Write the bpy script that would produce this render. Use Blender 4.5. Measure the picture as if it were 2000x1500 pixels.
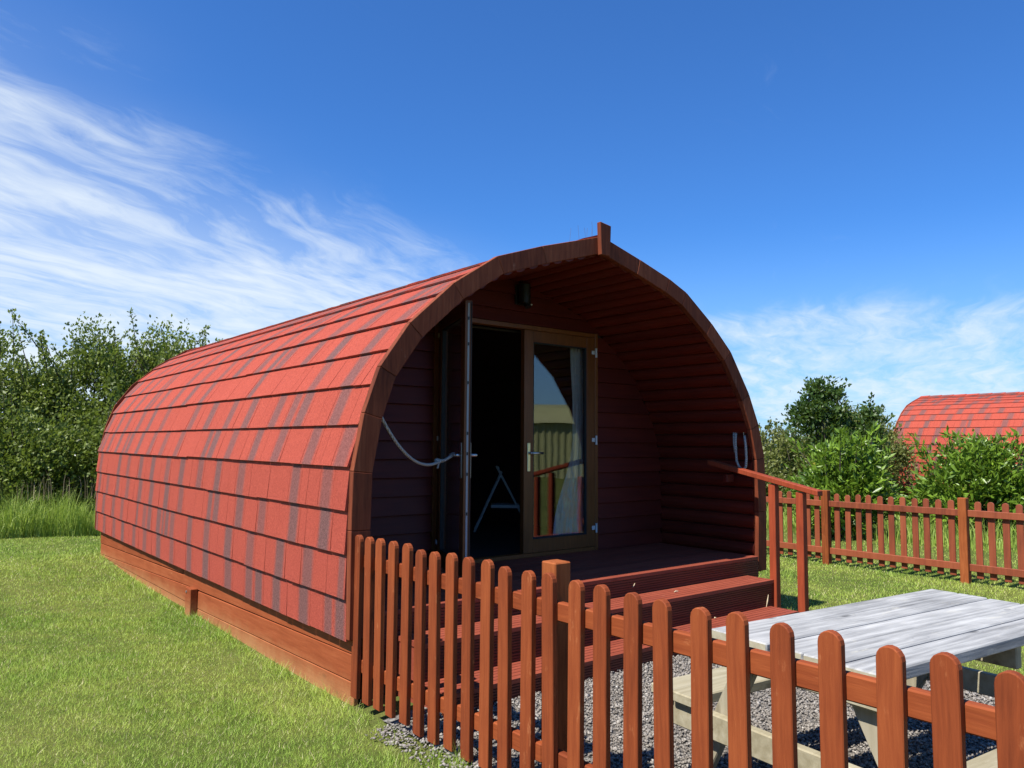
import bpy, math, random
import numpy as np
from mathutils import Vector

# ------------------------------------------------------------------ camera, sky, sun, exposure
scene = bpy.context.scene
for _o in list(bpy.data.objects):
    bpy.data.objects.remove(_o)
COL = scene.collection
YAW, PITCH, ROLL = math.radians(38.651), math.radians(4.377), math.radians(0.398)
CAM = (-4.104, -4.051, 1.44)
FPX = 1504.1
cam_d = bpy.data.cameras.new('camera')
cam_d.sensor_fit = 'HORIZONTAL'
cam_d.sensor_width = 36.0
cam_d.lens = 36.0 * FPX / 2000.0
cam_d.clip_start = 0.05
cam_d.clip_end = 3000
cam = bpy.data.objects.new('camera', cam_d)
COL.objects.link(cam)
cam.location = CAM
fw = Vector((math.sin(YAW) * math.cos(PITCH), math.cos(YAW) * math.cos(PITCH), math.sin(PITCH)))
r0 = Vector((math.cos(YAW), -math.sin(YAW), 0))
u0 = r0.cross(fw)
rt = r0 * math.cos(ROLL) + u0 * math.sin(ROLL)
up = -r0 * math.sin(ROLL) + u0 * math.cos(ROLL)
from mathutils import Matrix
cam.rotation_euler = Matrix(((rt.x, up.x, -fw.x), (rt.y, up.y, -fw.y), (rt.z, up.z, -fw.z))).to_euler()
scene.camera = cam

SUN = Vector((-0.67, -0.020, 1.0)).normalized()
SUN_EL = math.asin(SUN.z)
SUN_ROT = math.atan2(SUN.x, SUN.y)
SKY_STRENGTH = 0.064
world = bpy.data.worlds.new('World')
scene.world = world
world.use_nodes = True
sun_d = bpy.data.lights.new('sun', 'SUN')
sun_d.energy = 4.8
sun_d.angle = math.radians(0.53)
sun_d.color = (1.0, 0.95, 0.87)
sun_o = bpy.data.objects.new('sun', sun_d)
COL.objects.link(sun_o)
sun_o.rotation_euler = SUN.to_track_quat('Z', 'Y').to_euler()
scene.view_settings.view_transform = 'Standard'
scene.view_settings.look = 'None'
scene.view_settings.gamma = 1.0
scene.view_settings.use_curve_mapping = False
scene.view_settings.exposure = 0.85


# ------------------------------------------------------------------ node helper
class NT:
    def __init__(self, tree):
        self.t = tree
        self.n = tree.nodes
        self.l = tree.links

    def new(self, typ, **kw):
        n = self.n.new(typ)
        for k, v in kw.items():
            setattr(n, k, v)
        return n

    def put(self, node, key, val):
        s = node.inputs[key]
        if hasattr(val, 'is_output') or isinstance(val, bpy.types.NodeSocket):
            self.l.new(val, s)
        else:
            if isinstance(val, (tuple, list)) and len(val) == 3 and s.type == 'RGBA':
                val = (*val, 1.0)
            s.default_value = val

    def math(self, op, a, b=0.0, c=None, clamp=False):
        n = self.new('ShaderNodeMath', operation=op, use_clamp=clamp)
        self.put(n, 0, a)
        self.put(n, 1, b)
        if c is not None:
            self.put(n, 2, c)
        return n.outputs[0]

    def vmath(self, op, a, b=None, scale=None):
        n = self.new('ShaderNodeVectorMath', operation=op)
        self.put(n, 0, a)
        if b is not None:
            self.put(n, 1, b)
        if scale is not None:
            self.put(n, 'Scale', scale)
        return n.outputs['Value'] if op in ('DOT_PRODUCT', 'LENGTH') else n.outputs[0]

    def noise(self, vec, scale, detail=4, rough=0.55, dist=0.0):
        n = self.new('ShaderNodeTexNoise')
        self.put(n, 'Vector', vec)
        self.put(n, 'Scale', scale)
        self.put(n, 'Detail', detail)
        self.put(n, 'Roughness', rough)
        self.put(n, 'Distortion', dist)
        return n.outputs[0]

    def smooth(self, x, a, b, lo=0.0, hi=1.0):
        n = self.new('ShaderNodeMapRange', interpolation_type='SMOOTHSTEP')
        self.put(n, 0, x)
        self.put(n, 1, a)
        self.put(n, 2, b)
        self.put(n, 3, lo)
        self.put(n, 4, hi)
        return n.outputs[0]

    def mix(self, f, a, b, mode='MIX'):
        n = self.new('ShaderNodeMix', data_type='RGBA', blend_type=mode)
        self.put(n, 0, f)
        self.put(n, 6, a)
        self.put(n, 7, b)
        return n.outputs[2]

    def ramp(self, f, stops):
        n = self.new('ShaderNodeValToRGB')
        el = n.color_ramp.elements
        while len(el) < len(stops):
            el.new(0.5)
        for e, (p, c) in zip(el, stops):
            e.position = p
            e.color = (*c, 1.0)
        self.put(n, 0, f)
        return n.outputs[0]


# ------------------------------------------------------------------ sky with thin cirrus
w = NT(world.node_tree)
w.n.clear()
sky = w.new('ShaderNodeTexSky', sky_type='NISHITA')
sky.sun_disc = False
sky.sun_elevation = SUN_EL
sky.sun_rotation = SUN_ROT
sky.altitude = 0
sky.air_density = 1.0
sky.dust_density = 0.35
sky.ozone_density = 3.0
tc = w.new('ShaderNodeTexCoord')
sx = w.new('ShaderNodeSeparateXYZ')
w.put(sx, 0, tc.outputs['Generated'])
dz = w.math('MAXIMUM', sx.outputs[2], 0.0)
den = w.math('ADD', dz, 0.08)
pu = w.math('DIVIDE', w.math('ADD', w.math('MULTIPLY', sx.outputs[0], 0.896), w.math('MULTIPLY', sx.outputs[1], 0.444)), den)
pv = w.math('DIVIDE', w.math('ADD', w.math('MULTIPLY', sx.outputs[0], -0.444), w.math('MULTIPLY', sx.outputs[1], 0.896)), den)


def comb(nt, x, y, z):
    n = nt.new('ShaderNodeCombineXYZ')
    nt.put(n, 0, x)
    nt.put(n, 1, y)
    nt.put(n, 2, z)
    return n.outputs[0]


P = comb(w, pu, pv, 0.0)
warpn = w.new('ShaderNodeTexNoise')
w.put(warpn, 'Vector', P)
w.put(warpn, 'Scale', 1.1)
w.put(warpn, 'Detail', 3)
wv = w.vmath('SUBTRACT', warpn.outputs['Color'], (0.5, 0.5, 0.5))
Pw = w.vmath('ADD', P, w.vmath('SCALE', wv, scale=0.55))
fibre = w.noise(w.vmath('MULTIPLY', Pw, (0.40, 1.5, 1)), 2.0, 7, 0.58, 0.25)
fibre2 = w.noise(w.vmath('MULTIPLY', Pw, (1.2, 3.4, 1)), 2.6, 7, 0.62, 0.5)
broad = w.noise(w.vmath('ADD', Pw, (3.1, 1.7, 0)), 0.85, 3, 0.5)
# the cirrus deck lies beyond v = 1.4 (to the left of the pod) and thins out towards the zenith
deck = w.smooth(w.math('ADD', pv, w.math('MULTIPLY', w.math('SUBTRACT', broad, 0.5), 0.8)), 0.95, 2.55)
far_bank = w.math('MULTIPLY', w.smooth(pu, 3.3, 4.6), w.smooth(pv, 1.7, 0.9))
far_bank = w.math('MULTIPLY', far_bank, 0.68)
cover = w.math('MAXIMUM', deck, far_bank)
fib = w.math('ADD', w.math('MULTIPLY', fibre, 0.66), w.math('MULTIPLY', fibre2, 0.34))
thr = w.math('SUBTRACT', 0.66, w.math('MULTIPLY', cover, 0.37))
cl = w.smooth(w.math('SUBTRACT', fib, thr), -0.12, 0.36)
cl = w.math('MULTIPLY', cl, w.smooth(cover, 0.0, 0.6))
wisp = w.math('MULTIPLY', w.smooth(fibre2, 0.58, 0.85), w.smooth(broad, 0.5, 0.7))
cl = w.math('MAXIMUM', cl, w.math('MULTIPLY', wisp, 0.12))
cl = w.math('MAXIMUM', cl, w.math('MULTIPLY', w.math('MULTIPLY', deck, deck), 0.40))
cl = w.math('MULTIPLY', cl, 0.92)
hz = w.smooth(sx.outputs[2], 0.28, 0.0, 0.0, 0.52)
skyt = w.mix(1.0, sky.outputs[0], (0.44, 0.93, 1.56), 'MULTIPLY')
skyc = w.mix(hz, skyt, (4.2, 6.3, 8.8))
skyc = w.mix(cl, skyc, (7.4, 8.2, 8.9))
bg = w.new('ShaderNodeBackground')
w.put(bg, 0, skyc)
w.put(bg, 1, SKY_STRENGTH)
wo = w.new('ShaderNodeOutputWorld')
w.l.new(bg.outputs[0], wo.inputs[0])


# ------------------------------------------------------------------ materials
def mat(name):
    m = bpy.data.materials.new(name)
    m.use_nodes = True
    nt = NT(m.node_tree)
    nt.n.clear()
    out = nt.new('ShaderNodeOutputMaterial')
    return m, nt, out


def pbsdf(nt, out, col, rough=0.6, normal=None, spec=0.4, **kw):
    b = nt.new('ShaderNodeBsdfPrincipled')
    nt.put(b, 'Base Color', col)
    nt.put(b, 'Roughness', rough)
    nt.put(b, 'Specular IOR Level', spec)
    if normal is not None:
        nt.put(b, 'Normal', normal)
    for k, v in kw.items():
        nt.put(b, k, v)
    nt.l.new(b.outputs[0], out.inputs[0])
    return b


def bump(nt, h, strength=0.3, dist=0.01):
    n = nt.new('ShaderNodeBump')
    nt.put(n, 'Height', h)
    nt.put(n, 'Strength', strength)
    nt.put(n, 'Distance', dist)
    return n.outputs[0]


def objvec(nt, rnd=7.0):
    t = nt.new('ShaderNodeTexCoord')
    oi = nt.new('ShaderNodeObjectInfo')
    r = nt.math('MULTIPLY', oi.outputs['Random'], rnd)
    return nt.vmath('ADD', t.outputs['Object'], comb(nt, r, nt.math('MULTIPLY', r, 1.7), nt.math('MULTIPLY', r, 0.6))), oi.outputs['Random'], t


def wood(name, dark, mid, light, axis=2, rough=0.55, wear=0.0, wearcol=(0.5, 0.28, 0.14), knots=0.0, dirt=None, spec=0.35, grain=26.0, bmp=0.35):
    m, nt, out = mat(name)
    v, rnd, t = objvec(nt)
    sc = [grain, grain, grain]
    sc[axis] = grain * 0.06
    warp = nt.noise(v, 2.2, 2)
    vv = nt.vmath('ADD', v, nt.vmath('SCALE', comb(nt, warp, warp, warp), scale=0.05))
    g = nt.noise(nt.vmath('MULTIPLY', vv, tuple(sc)), 1.0, 6, 0.6)
    big = nt.noise(v, 3.0, 3)
    f = nt.math('ADD', nt.math('MULTIPLY', g, 0.65), nt.math('MULTIPLY', big, 0.35))
    f = nt.math('ADD', f, nt.math('MULTIPLY', nt.math('SUBTRACT', rnd, 0.5), 0.20))
    c = nt.ramp(f, [(0.28, dark), (0.5, mid), (0.74, light)])
    hgt = g
    if knots > 0:
        ks = [6.0, 6.0, 6.0]
        ks[axis] = 2.6
        vo = nt.new('ShaderNodeTexVoronoi')
        nt.put(vo, 'Vector', nt.vmath('MULTIPLY', v, tuple(ks)))
        nt.put(vo, 'Scale', 1.0)
        k = nt.smooth(vo.outputs['Distance'], 0.10, 0.04)
        ring = nt.math('SINE', nt.math('MULTIPLY', vo.outputs['Distance'], 90.0))
        halo = nt.math('MULTIPLY', nt.smooth(vo.outputs['Distance'], 0.26, 0.08), nt.smooth(ring, 0.2, 1.0))
        c = nt.mix(nt.math('MULTIPLY', halo, 0.28 * knots), c, tuple(x * 0.6 for x in dark))
        c = nt.mix(nt.math('MULTIPLY', k, 0.75 * knots), c, tuple(x * 0.5 for x in dark))
    if wear > 0:
        wn = nt.noise(nt.vmath('MULTIPLY', v, tuple(9.0 if i != axis else 3.5 for i in range(3))), 2.0, 7, 0.7)
        wf = nt.smooth(wn, 0.66 - 0.08 * wear, 0.76)
        c = nt.mix(nt.math('MULTIPLY', wf, 0.7), c, wearcol)
    if dirt is not None:
        sp = nt.new('ShaderNodeSeparateXYZ')
        nt.put(sp, 0, t.outputs['Object'])
        dn = nt.noise(v, 5.0, 5, 0.65)
        zz = nt.math('ADD', sp.outputs[2], nt.math('MULTIPLY', nt.math('SUBTRACT', dn, 0.5), 0.16))
        df = nt.smooth(zz, dirt[1], dirt[0])
        c = nt.mix(nt.math('MULTIPLY', df, 0.72), c, dirt[2])
    pbsdf(nt, out, c, rough, bump(nt, hgt, bmp, 0.004), spec)
    return m


STAIN = dict(dark=(0.135, 0.027, 0.0075), mid=(0.205, 0.043, 0.0115), light=(0.275, 0.066, 0.018))
M = {}
M['fence'] = wood('fence_wood', **STAIN, axis=2, wear=0.8, wearcol=(0.42, 0.155, 0.06), knots=1.0, rough=0.75, bmp=0.7, grain=70, spec=0.2)
M['fence_rail'] = wood('fence_rail_wood', **STAIN, axis=1, wear=0.7, wearcol=(0.42, 0.155, 0.06), knots=0.7, rough=0.75, grain=70, spec=0.2)
M['far_fence'] = wood('far_fence_wood', (0.13, 0.03, 0.013), (0.22, 0.052, 0.02), (0.28, 0.075, 0.03), axis=2, rough=0.6)
M['post'] = wood('post_wood', (0.12, 0.028, 0.007), (0.23, 0.058, 0.014), (0.34, 0.10, 0.028), axis=2, wear=0.5, wearcol=(0.45, 0.2, 0.075), knots=0.6, grain=60, rough=0.75, spec=0.2)
M['fascia'] = wood('fascia_wood', (0.085, 0.019, 0.008), (0.165, 0.038, 0.015), (0.26, 0.072, 0.030), axis=2, knots=0.9, wear=0.4, wearcol=(0.34, 0.14, 0.08), rough=0.75, grain=60, spec=0.2)
M['skirt'] = wood('skirting_wood', (0.185, 0.042, 0.013), (0.25, 0.061, 0.020), (0.315, 0.086, 0.031), axis=1, knots=0.8, wear=0.6, wearcol=(0.42, 0.18, 0.075), rough=0.8, grain=45, spec=0.15, dirt=(-0.12, 0.12, (0.38, 0.205, 0.085)))
M['rail'] = wood('handrail_wood', (0.16, 0.029, 0.011), (0.26, 0.047, 0.017), (0.34, 0.072, 0.027), axis=2, knots=0.6, rough=0.7, grain=60, spec=0.2)
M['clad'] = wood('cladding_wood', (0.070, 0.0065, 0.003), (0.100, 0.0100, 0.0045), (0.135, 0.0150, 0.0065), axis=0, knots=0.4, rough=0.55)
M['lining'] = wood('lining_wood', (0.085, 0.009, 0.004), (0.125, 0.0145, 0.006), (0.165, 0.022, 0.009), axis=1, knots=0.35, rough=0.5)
M['deck'] = wood('deck_wood', (0.15, 0.029, 0.014), (0.215, 0.043, 0.021), (0.28, 0.062, 0.030), axis=0, knots=0.4, rough=0.7, wear=0.9, wearcol=(0.30, 0.11, 0.07), grain=50)
M['riser'] = wood('riser_wood', (0.085, 0.012, 0.006), (0.125, 0.019, 0.009), (0.165, 0.028, 0.014), axis=0, rough=0.55)
M['frame'] = wood('oak_frame', (0.125, 0.038, 0.009), (0.175, 0.056, 0.0135), (0.23, 0.078, 0.020), axis=2, rough=0.4, grain=50, bmp=0.12)
M['table_top'] = wood('weathered_grey_wood', (0.085, 0.085, 0.082), (0.235, 0.236, 0.232), (0.43, 0.43, 0.415), axis=0, knots=0.9, wear=1.4, wearcol=(0.44, 0.42, 0.35), rough=0.8, grain=42, bmp=0.7, spec=0.2)
M['table_raw'] = wood('pale_green_tanalised_wood', (0.20, 0.17, 0.10), (0.31, 0.275, 0.185), (0.42, 0.39, 0.29), axis=0, knots=0.8, wear=0.5, wearcol=(0.47, 0.44, 0.33), rough=0.7)
M['table_leg'] = wood('pale_leg_wood', (0.20, 0.17, 0.11), (0.31, 0.275, 0.195), (0.41, 0.375, 0.285), axis=2, knots=0.6, wear=0.4, wearcol=(0.46, 0.43, 0.33), rough=0.7)


def plain(name, col, rough=0.5, metal=0.0, nscale=18, var=0.15, spec=0.5):
    m, nt, out = mat(name)
    v, rnd, t = objvec(nt)
    n = nt.noise(v, nscale, 5, 0.6)
    c = nt.mix(n, tuple(x * (1 - var) for x in col), tuple(min(1, x * (1 + var)) for x in col))
    pbsdf(nt, out, c, rough, bump(nt, n, 0.12, 0.003), spec, Metallic=metal)
    return m


M['black'] = plain('black_plastic', (0.012, 0.012, 0.014), 0.4)
M['steel'] = plain('brushed_steel', (0.62, 0.62, 0.60), 0.32, 1.0)
M['white'] = plain('white_painted_metal', (0.55, 0.55, 0.53), 0.4)
M['brass'] = plain('pale_brass', (0.75, 0.66, 0.42), 0.3, 0.9)
M['strip'] = plain('grey_lock_strip', (0.34, 0.34, 0.33), 0.5)
M['zinc'] = plain('zinc_bolt', (0.45, 0.47, 0.50), 0.4, 0.9)
M['dark_in'] = plain('dark_interior', (0.035, 0.024, 0.018), 0.8)
M['felt'] = plain('roof_felt', (0.06, 0.018, 0.016), 0.9)
M['lens'] = plain('lens', (0.5, 0.5, 0.5), 0.1)
M['stool'] = plain('grey_stool_metal', (0.55, 0.55, 0.52), 0.5)
M['bark'] = plain('bark', (0.045, 0.033, 0.024), 0.9, nscale=30, var=0.4)
M['wire'] = plain('wire', (0.08, 0.06, 0.06), 0.5)
M['straw'] = plain('dry_straw', (0.62, 0.52, 0.33), 0.8)
M['seal'] = plain('black_rubber', (0.015, 0.015, 0.015), 0.7)

# rope
m, nt, out = mat('grey_rope')
v, rnd, t = objvec(nt)
wvn = nt.new('ShaderNodeTexWave', wave_type='BANDS', bands_direction='DIAGONAL')
nt.put(wvn, 'Vector', v)
nt.put(wvn, 'Scale', 42.0)
nt.put(wvn, 'Distortion', 1.0)
c = nt.mix(wvn.outputs[1], (0.25, 0.24, 0.21), (0.56, 0.54, 0.49))
pbsdf(nt, out, c, 0.9, bump(nt, wvn.outputs[1], 0.8, 0.004), 0.1)
M['rope'] = m

# shingles: brick-red mineral felt with a dark blended band on some tabs (attributes set per tab)
m, nt, out = mat('red_mineral_shingle')
a1 = nt.new('ShaderNodeAttribute', attribute_name='tab_u')
a2 = nt.new('ShaderNodeAttribute', attribute_name='tab_band')
a3 = nt.new('ShaderNodeAttribute', attribute_name='tab_tone')
t = nt.new('ShaderNodeTexCoord')
gr = nt.noise(t.outputs['Object'], 260.0, 2, 0.8)
gr2 = nt.noise(t.outputs['Object'], 130.0, 3, 0.7)
pat = nt.noise(t.outputs['Object'], 1.6, 4, 0.6)
u = nt.math('ADD', a1.outputs['Fac'], nt.math('MULTIPLY', nt.math('SUBTRACT', gr2, 0.5), 0.30))
bandw = nt.smooth(nt.math('ABSOLUTE', nt.math('SUBTRACT', u, 0.52)), 0.50, 0.22)
band = nt.math('MULTIPLY', bandw, a2.outputs['Fac'])
mott = nt.noise(t.outputs['Object'], 75.0, 5, 0.75)
red = nt.mix(pat, (0.345, 0.055, 0.034), (0.41, 0.069, 0.042))
red = nt.mix(nt.math('MULTIPLY', a3.outputs['Fac'], 0.22), red, (0.45, 0.077, 0.045))
speck = nt.smooth(nt.math('ADD', nt.math('MULTIPLY', gr, 0.5), nt.math('MULTIPLY', mott, 0.5)), 0.36, 0.66)
red = nt.mix(speck, nt.mix(0.42, red, (0.07, 0.012, 0.010)), nt.mix(0.20, red, (0.66, 0.17, 0.11)))
drk = nt.mix(speck, (0.062, 0.036, 0.035), (0.19, 0.108, 0.102))
c = nt.mix(nt.math('MULTIPLY', band, 0.90), red, drk)
pbsdf(nt, out, c, 0.9, bump(nt, nt.math('ADD', gr, mott), 0.7, 0.006), 0.2)
M['shingle'] = m

# glass
m, nt, out = mat('window_glass')
gg = nt.new('ShaderNodeNewGeometry')
cosv = nt.math('ABSOLUTE', nt.vmath('DOT_PRODUCT', gg.outputs['Normal'], gg.outputs['Incoming']))
fres = nt.math('ADD', 0.075, nt.math('MULTIPLY', nt.math('POWER', nt.math('SUBTRACT', 1.0, cosv), 4.0), 0.9), clamp=True)
tcg = nt.new('ShaderNodeTexCoord')
wav = nt.noise(nt.vmath('MULTIPLY', tcg.outputs['Object'], (1.0, 1.0, 2.2)), 2.6, 1)
nb = bump(nt, wav, 0.006, 0.05)
gl = nt.new('ShaderNodeBsdfGlossy')
nt.put(gl, 'Roughness', 0.0)
nt.put(gl, 'Color', (1, 1, 1))
nt.put(gl, 'Normal', nb)
tr = nt.new('ShaderNodeBsdfTransparent')
nt.put(tr, 'Color', (0.93, 0.95, 0.94))
mx = nt.new('ShaderNodeMixShader')
nt.l.new(fres, mx.inputs[0])
nt.l.new(tr.outputs[0], mx.inputs[1])
nt.l.new(gl.outputs[0], mx.inputs[2])
nt.l.new(mx.outputs[0], out.inputs[0])
M['glass'] = m

# curtain
m, nt, out = mat('patterned_curtain')
t = nt.new('ShaderNodeTexCoord')
sp = nt.new('ShaderNodeSeparateXYZ')
nt.put(sp, 0, t.outputs['Object'])
n1 = nt.noise(nt.vmath('MULTIPLY', t.outputs['Object'], (14, 14, 3.2)), 1.0, 4, 0.6)
pt = nt.ramp(n1, [(0.32, (0.10, 0.20, 0.42)), (0.45, (0.34, 0.45, 0.62)), (0.55, (0.62, 0.36, 0.42)), (0.68, (0.75, 0.70, 0.60))])
lowf = nt.smooth(sp.outputs[2], 1.35, 0.95)
c = nt.mix(lowf, (0.36, 0.36, 0.34), nt.mix(0.35, pt, (0.1, 0.1, 0.1)))
b = pbsdf(nt, out, c, 0.9, None, 0.1)
M['curtain'] = m


def leafmat(name, c1, c2, trans=0.35, rough=0.5, spec=0.4, yellow=None):
    m, nt, out = mat(name)
    geo = nt.new('ShaderNodeNewGeometry')
    at = nt.new('ShaderNodeAttribute', attribute_name='tone')
    big = nt.noise(geo.outputs['Position'], 1.1, 3)
    f = nt.math('ADD', nt.math('MULTIPLY', at.outputs['Fac'], 0.7), nt.math('MULTIPLY', big, 0.3))
    c = nt.mix(f, c1, c2)
    if yellow is not None:
        c = nt.mix(nt.smooth(at.outputs['Fac'], 0.93, 0.97), c, yellow)
    b = nt.new('ShaderNodeBsdfPrincipled')
    nt.put(b, 'Base Color', c)
    nt.put(b, 'Roughness', rough)
    nt.put(b, 'Specular IOR Level', spec)
    tl = nt.new('ShaderNodeBsdfTranslucent')
    nt.put(tl, 'Color', nt.mix(0.45, c, (0.24, 0.34, 0.03)))
    mx = nt.new('ShaderNodeMixShader')
    nt.put(mx, 0, trans)
    nt.l.new(b.outputs[0], mx.inputs[1])
    nt.l.new(tl.outputs[0], mx.inputs[2])
    nt.l.new(mx.outputs[0], out.inputs[0])
    return m


M['hawthorn'] = leafmat('hawthorn_leaf', (0.030, 0.055, 0.008), (0.24, 0.30, 0.055), 0.33)
M['hedge'] = leafmat('hedge_leaf', (0.055, 0.075, 0.014), (0.23, 0.25, 0.065), 0.3)
M['sycamore'] = leafmat('sycamore_leaf', (0.022, 0.055, 0.010), (0.075, 0.13, 0.022), 0.3, 0.45)
M['laurel'] = leafmat('laurel_leaf', (0.026, 0.070, 0.007), (0.235, 0.37, 0.034), 0.25, 0.38, 0.4, yellow=(0.42, 0.34, 0.05))
M['blossom'] = plain('white_blossom', (0.72, 0.70, 0.62), 0.8)
M['long_grass'] = leafmat('long_grass', (0.20, 0.32, 0.034), (0.50, 0.60, 0.15), 0.45)
M['seed'] = leafmat('seed_heads', (0.25, 0.19, 0.12), (0.36, 0.27, 0.19), 0.2)

# lawn: ground sheet and mown blades share a patchy tone
def lawn_tone(nt):
    geo = nt.new('ShaderNodeNewGeometry')
    p1 = nt.noise(geo.outputs['Position'], 0.55, 4, 0.6)
    p2 = nt.noise(geo.outputs['Position'], 4.5, 6, 0.7)
    sp_ = nt.new('ShaderNodeSeparateXYZ')
    nt.put(sp_, 0, geo.outputs['Position'])
    mow = nt.math('SINE', nt.math('ADD', nt.math('MULTIPLY', sp_.outputs[0], 5.2), nt.math('MULTIPLY', sp_.outputs[1], 0.9)))
    base = nt.math('ADD', nt.math('MULTIPLY', p1, 0.5), nt.math('MULTIPLY', p2, 0.5))
    return nt.math('ADD', base, nt.math('MULTIPLY', mow, 0.030)), geo


m, nt, out = mat('lawn_ground')
f, geo = lawn_tone(nt)
fine = nt.noise(geo.outputs['Position'], 60.0, 4, 0.7)
c = nt.mix(nt.smooth(f, 0.36, 0.64), (0.075, 0.105, 0.018), (0.155, 0.165, 0.042))
c = nt.mix(nt.smooth(fine, 0.35, 0.7), nt.mix(0.55, c, (0.05, 0.06, 0.018)), c)
pbsdf(nt, out, c, 0.95, bump(nt, fine, 0.6, 0.03), 0.1)
M['lawn'] = m

m, nt, out = mat('mown_grass_blade')
f, geo = lawn_tone(nt)
at = nt.new('ShaderNodeAttribute', attribute_name='tone')
c = nt.mix(nt.smooth(f, 0.36, 0.64), (0.175, 0.315, 0.026), (0.38, 0.475, 0.075))
c = nt.mix(nt.math('MULTIPLY', at.outputs['Fac'], 0.5), c, (0.53, 0.63, 0.15))
c = nt.mix(nt.smooth(at.outputs['Fac'], 0.92, 0.95), c, (0.62, 0.56, 0.30))
b = nt.new('ShaderNodeBsdfPrincipled')
nt.put(b, 'Base Color', c)
nt.put(b, 'Roughness', 0.55)
nt.put(b, 'Specular IOR Level', 0.3)
tl = nt.new('ShaderNodeBsdfTranslucent')
nt.put(tl, 'Color', c)
mx = nt.new('ShaderNodeMixShader')
nt.put(mx, 0, 0.3)
nt.l.new(b.outputs[0], mx.inputs[1])
nt.l.new(tl.outputs[0], mx.inputs[2])
nt.l.new(mx.outputs[0], out.inputs[0])
M['blade'] = m

m, nt, out = mat('gravel_stone')
at = nt.new('ShaderNodeAttribute', attribute_name='tone')
geo = nt.new('ShaderNodeNewGeometry')
n = nt.noise(geo.outputs['Position'], 90.0, 4, 0.7)
c = nt.ramp(at.outputs['Fac'], [(0.0, (0.06, 0.054, 0.048)), (0.35, (0.155, 0.141, 0.124)), (0.7, (0.27, 0.25, 0.225)), (1.0, (0.50, 0.48, 0.44))])
c = nt.mix(nt.math('MULTIPLY', n, 0.5), c, (0.25, 0.21, 0.17))
pbsdf(nt, out, c, 0.75, bump(nt, n, 0.3, 0.004), 0.3)
M['stone'] = m
m, nt, out = mat('gravel_bed')
geo = nt.new('ShaderNodeNewGeometry')
vo = nt.new('ShaderNodeTexVoronoi')
nt.put(vo, 'Vector', geo.outputs['Position'])
nt.put(vo, 'Scale', 55.0)
sepc = nt.new('ShaderNodeSeparateColor')
nt.put(sepc, 0, vo.outputs['Color'])
c = nt.ramp(sepc.outputs[0], [(0.0, (0.05, 0.045, 0.04)), (0.5, (0.12, 0.11, 0.10)), (1.0, (0.22, 0.21, 0.19))])
pbsdf(nt, out, c, 0.85, bump(nt, vo.outputs['Distance'], 0.9, 0.01), 0.2)
M['bed'] = m

m, nt, out = mat('olive_corrugated_sheet')
t = nt.new('ShaderNodeTexCoord')
n = nt.noise(t.outputs['Object'], 0.8, 5)
c = nt.mix(n, (0.27, 0.28, 0.125), (0.36, 0.36, 0.18))
pbsdf(nt, out, c, 0.5, None, 0.3)
M['olive'] = m


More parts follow.
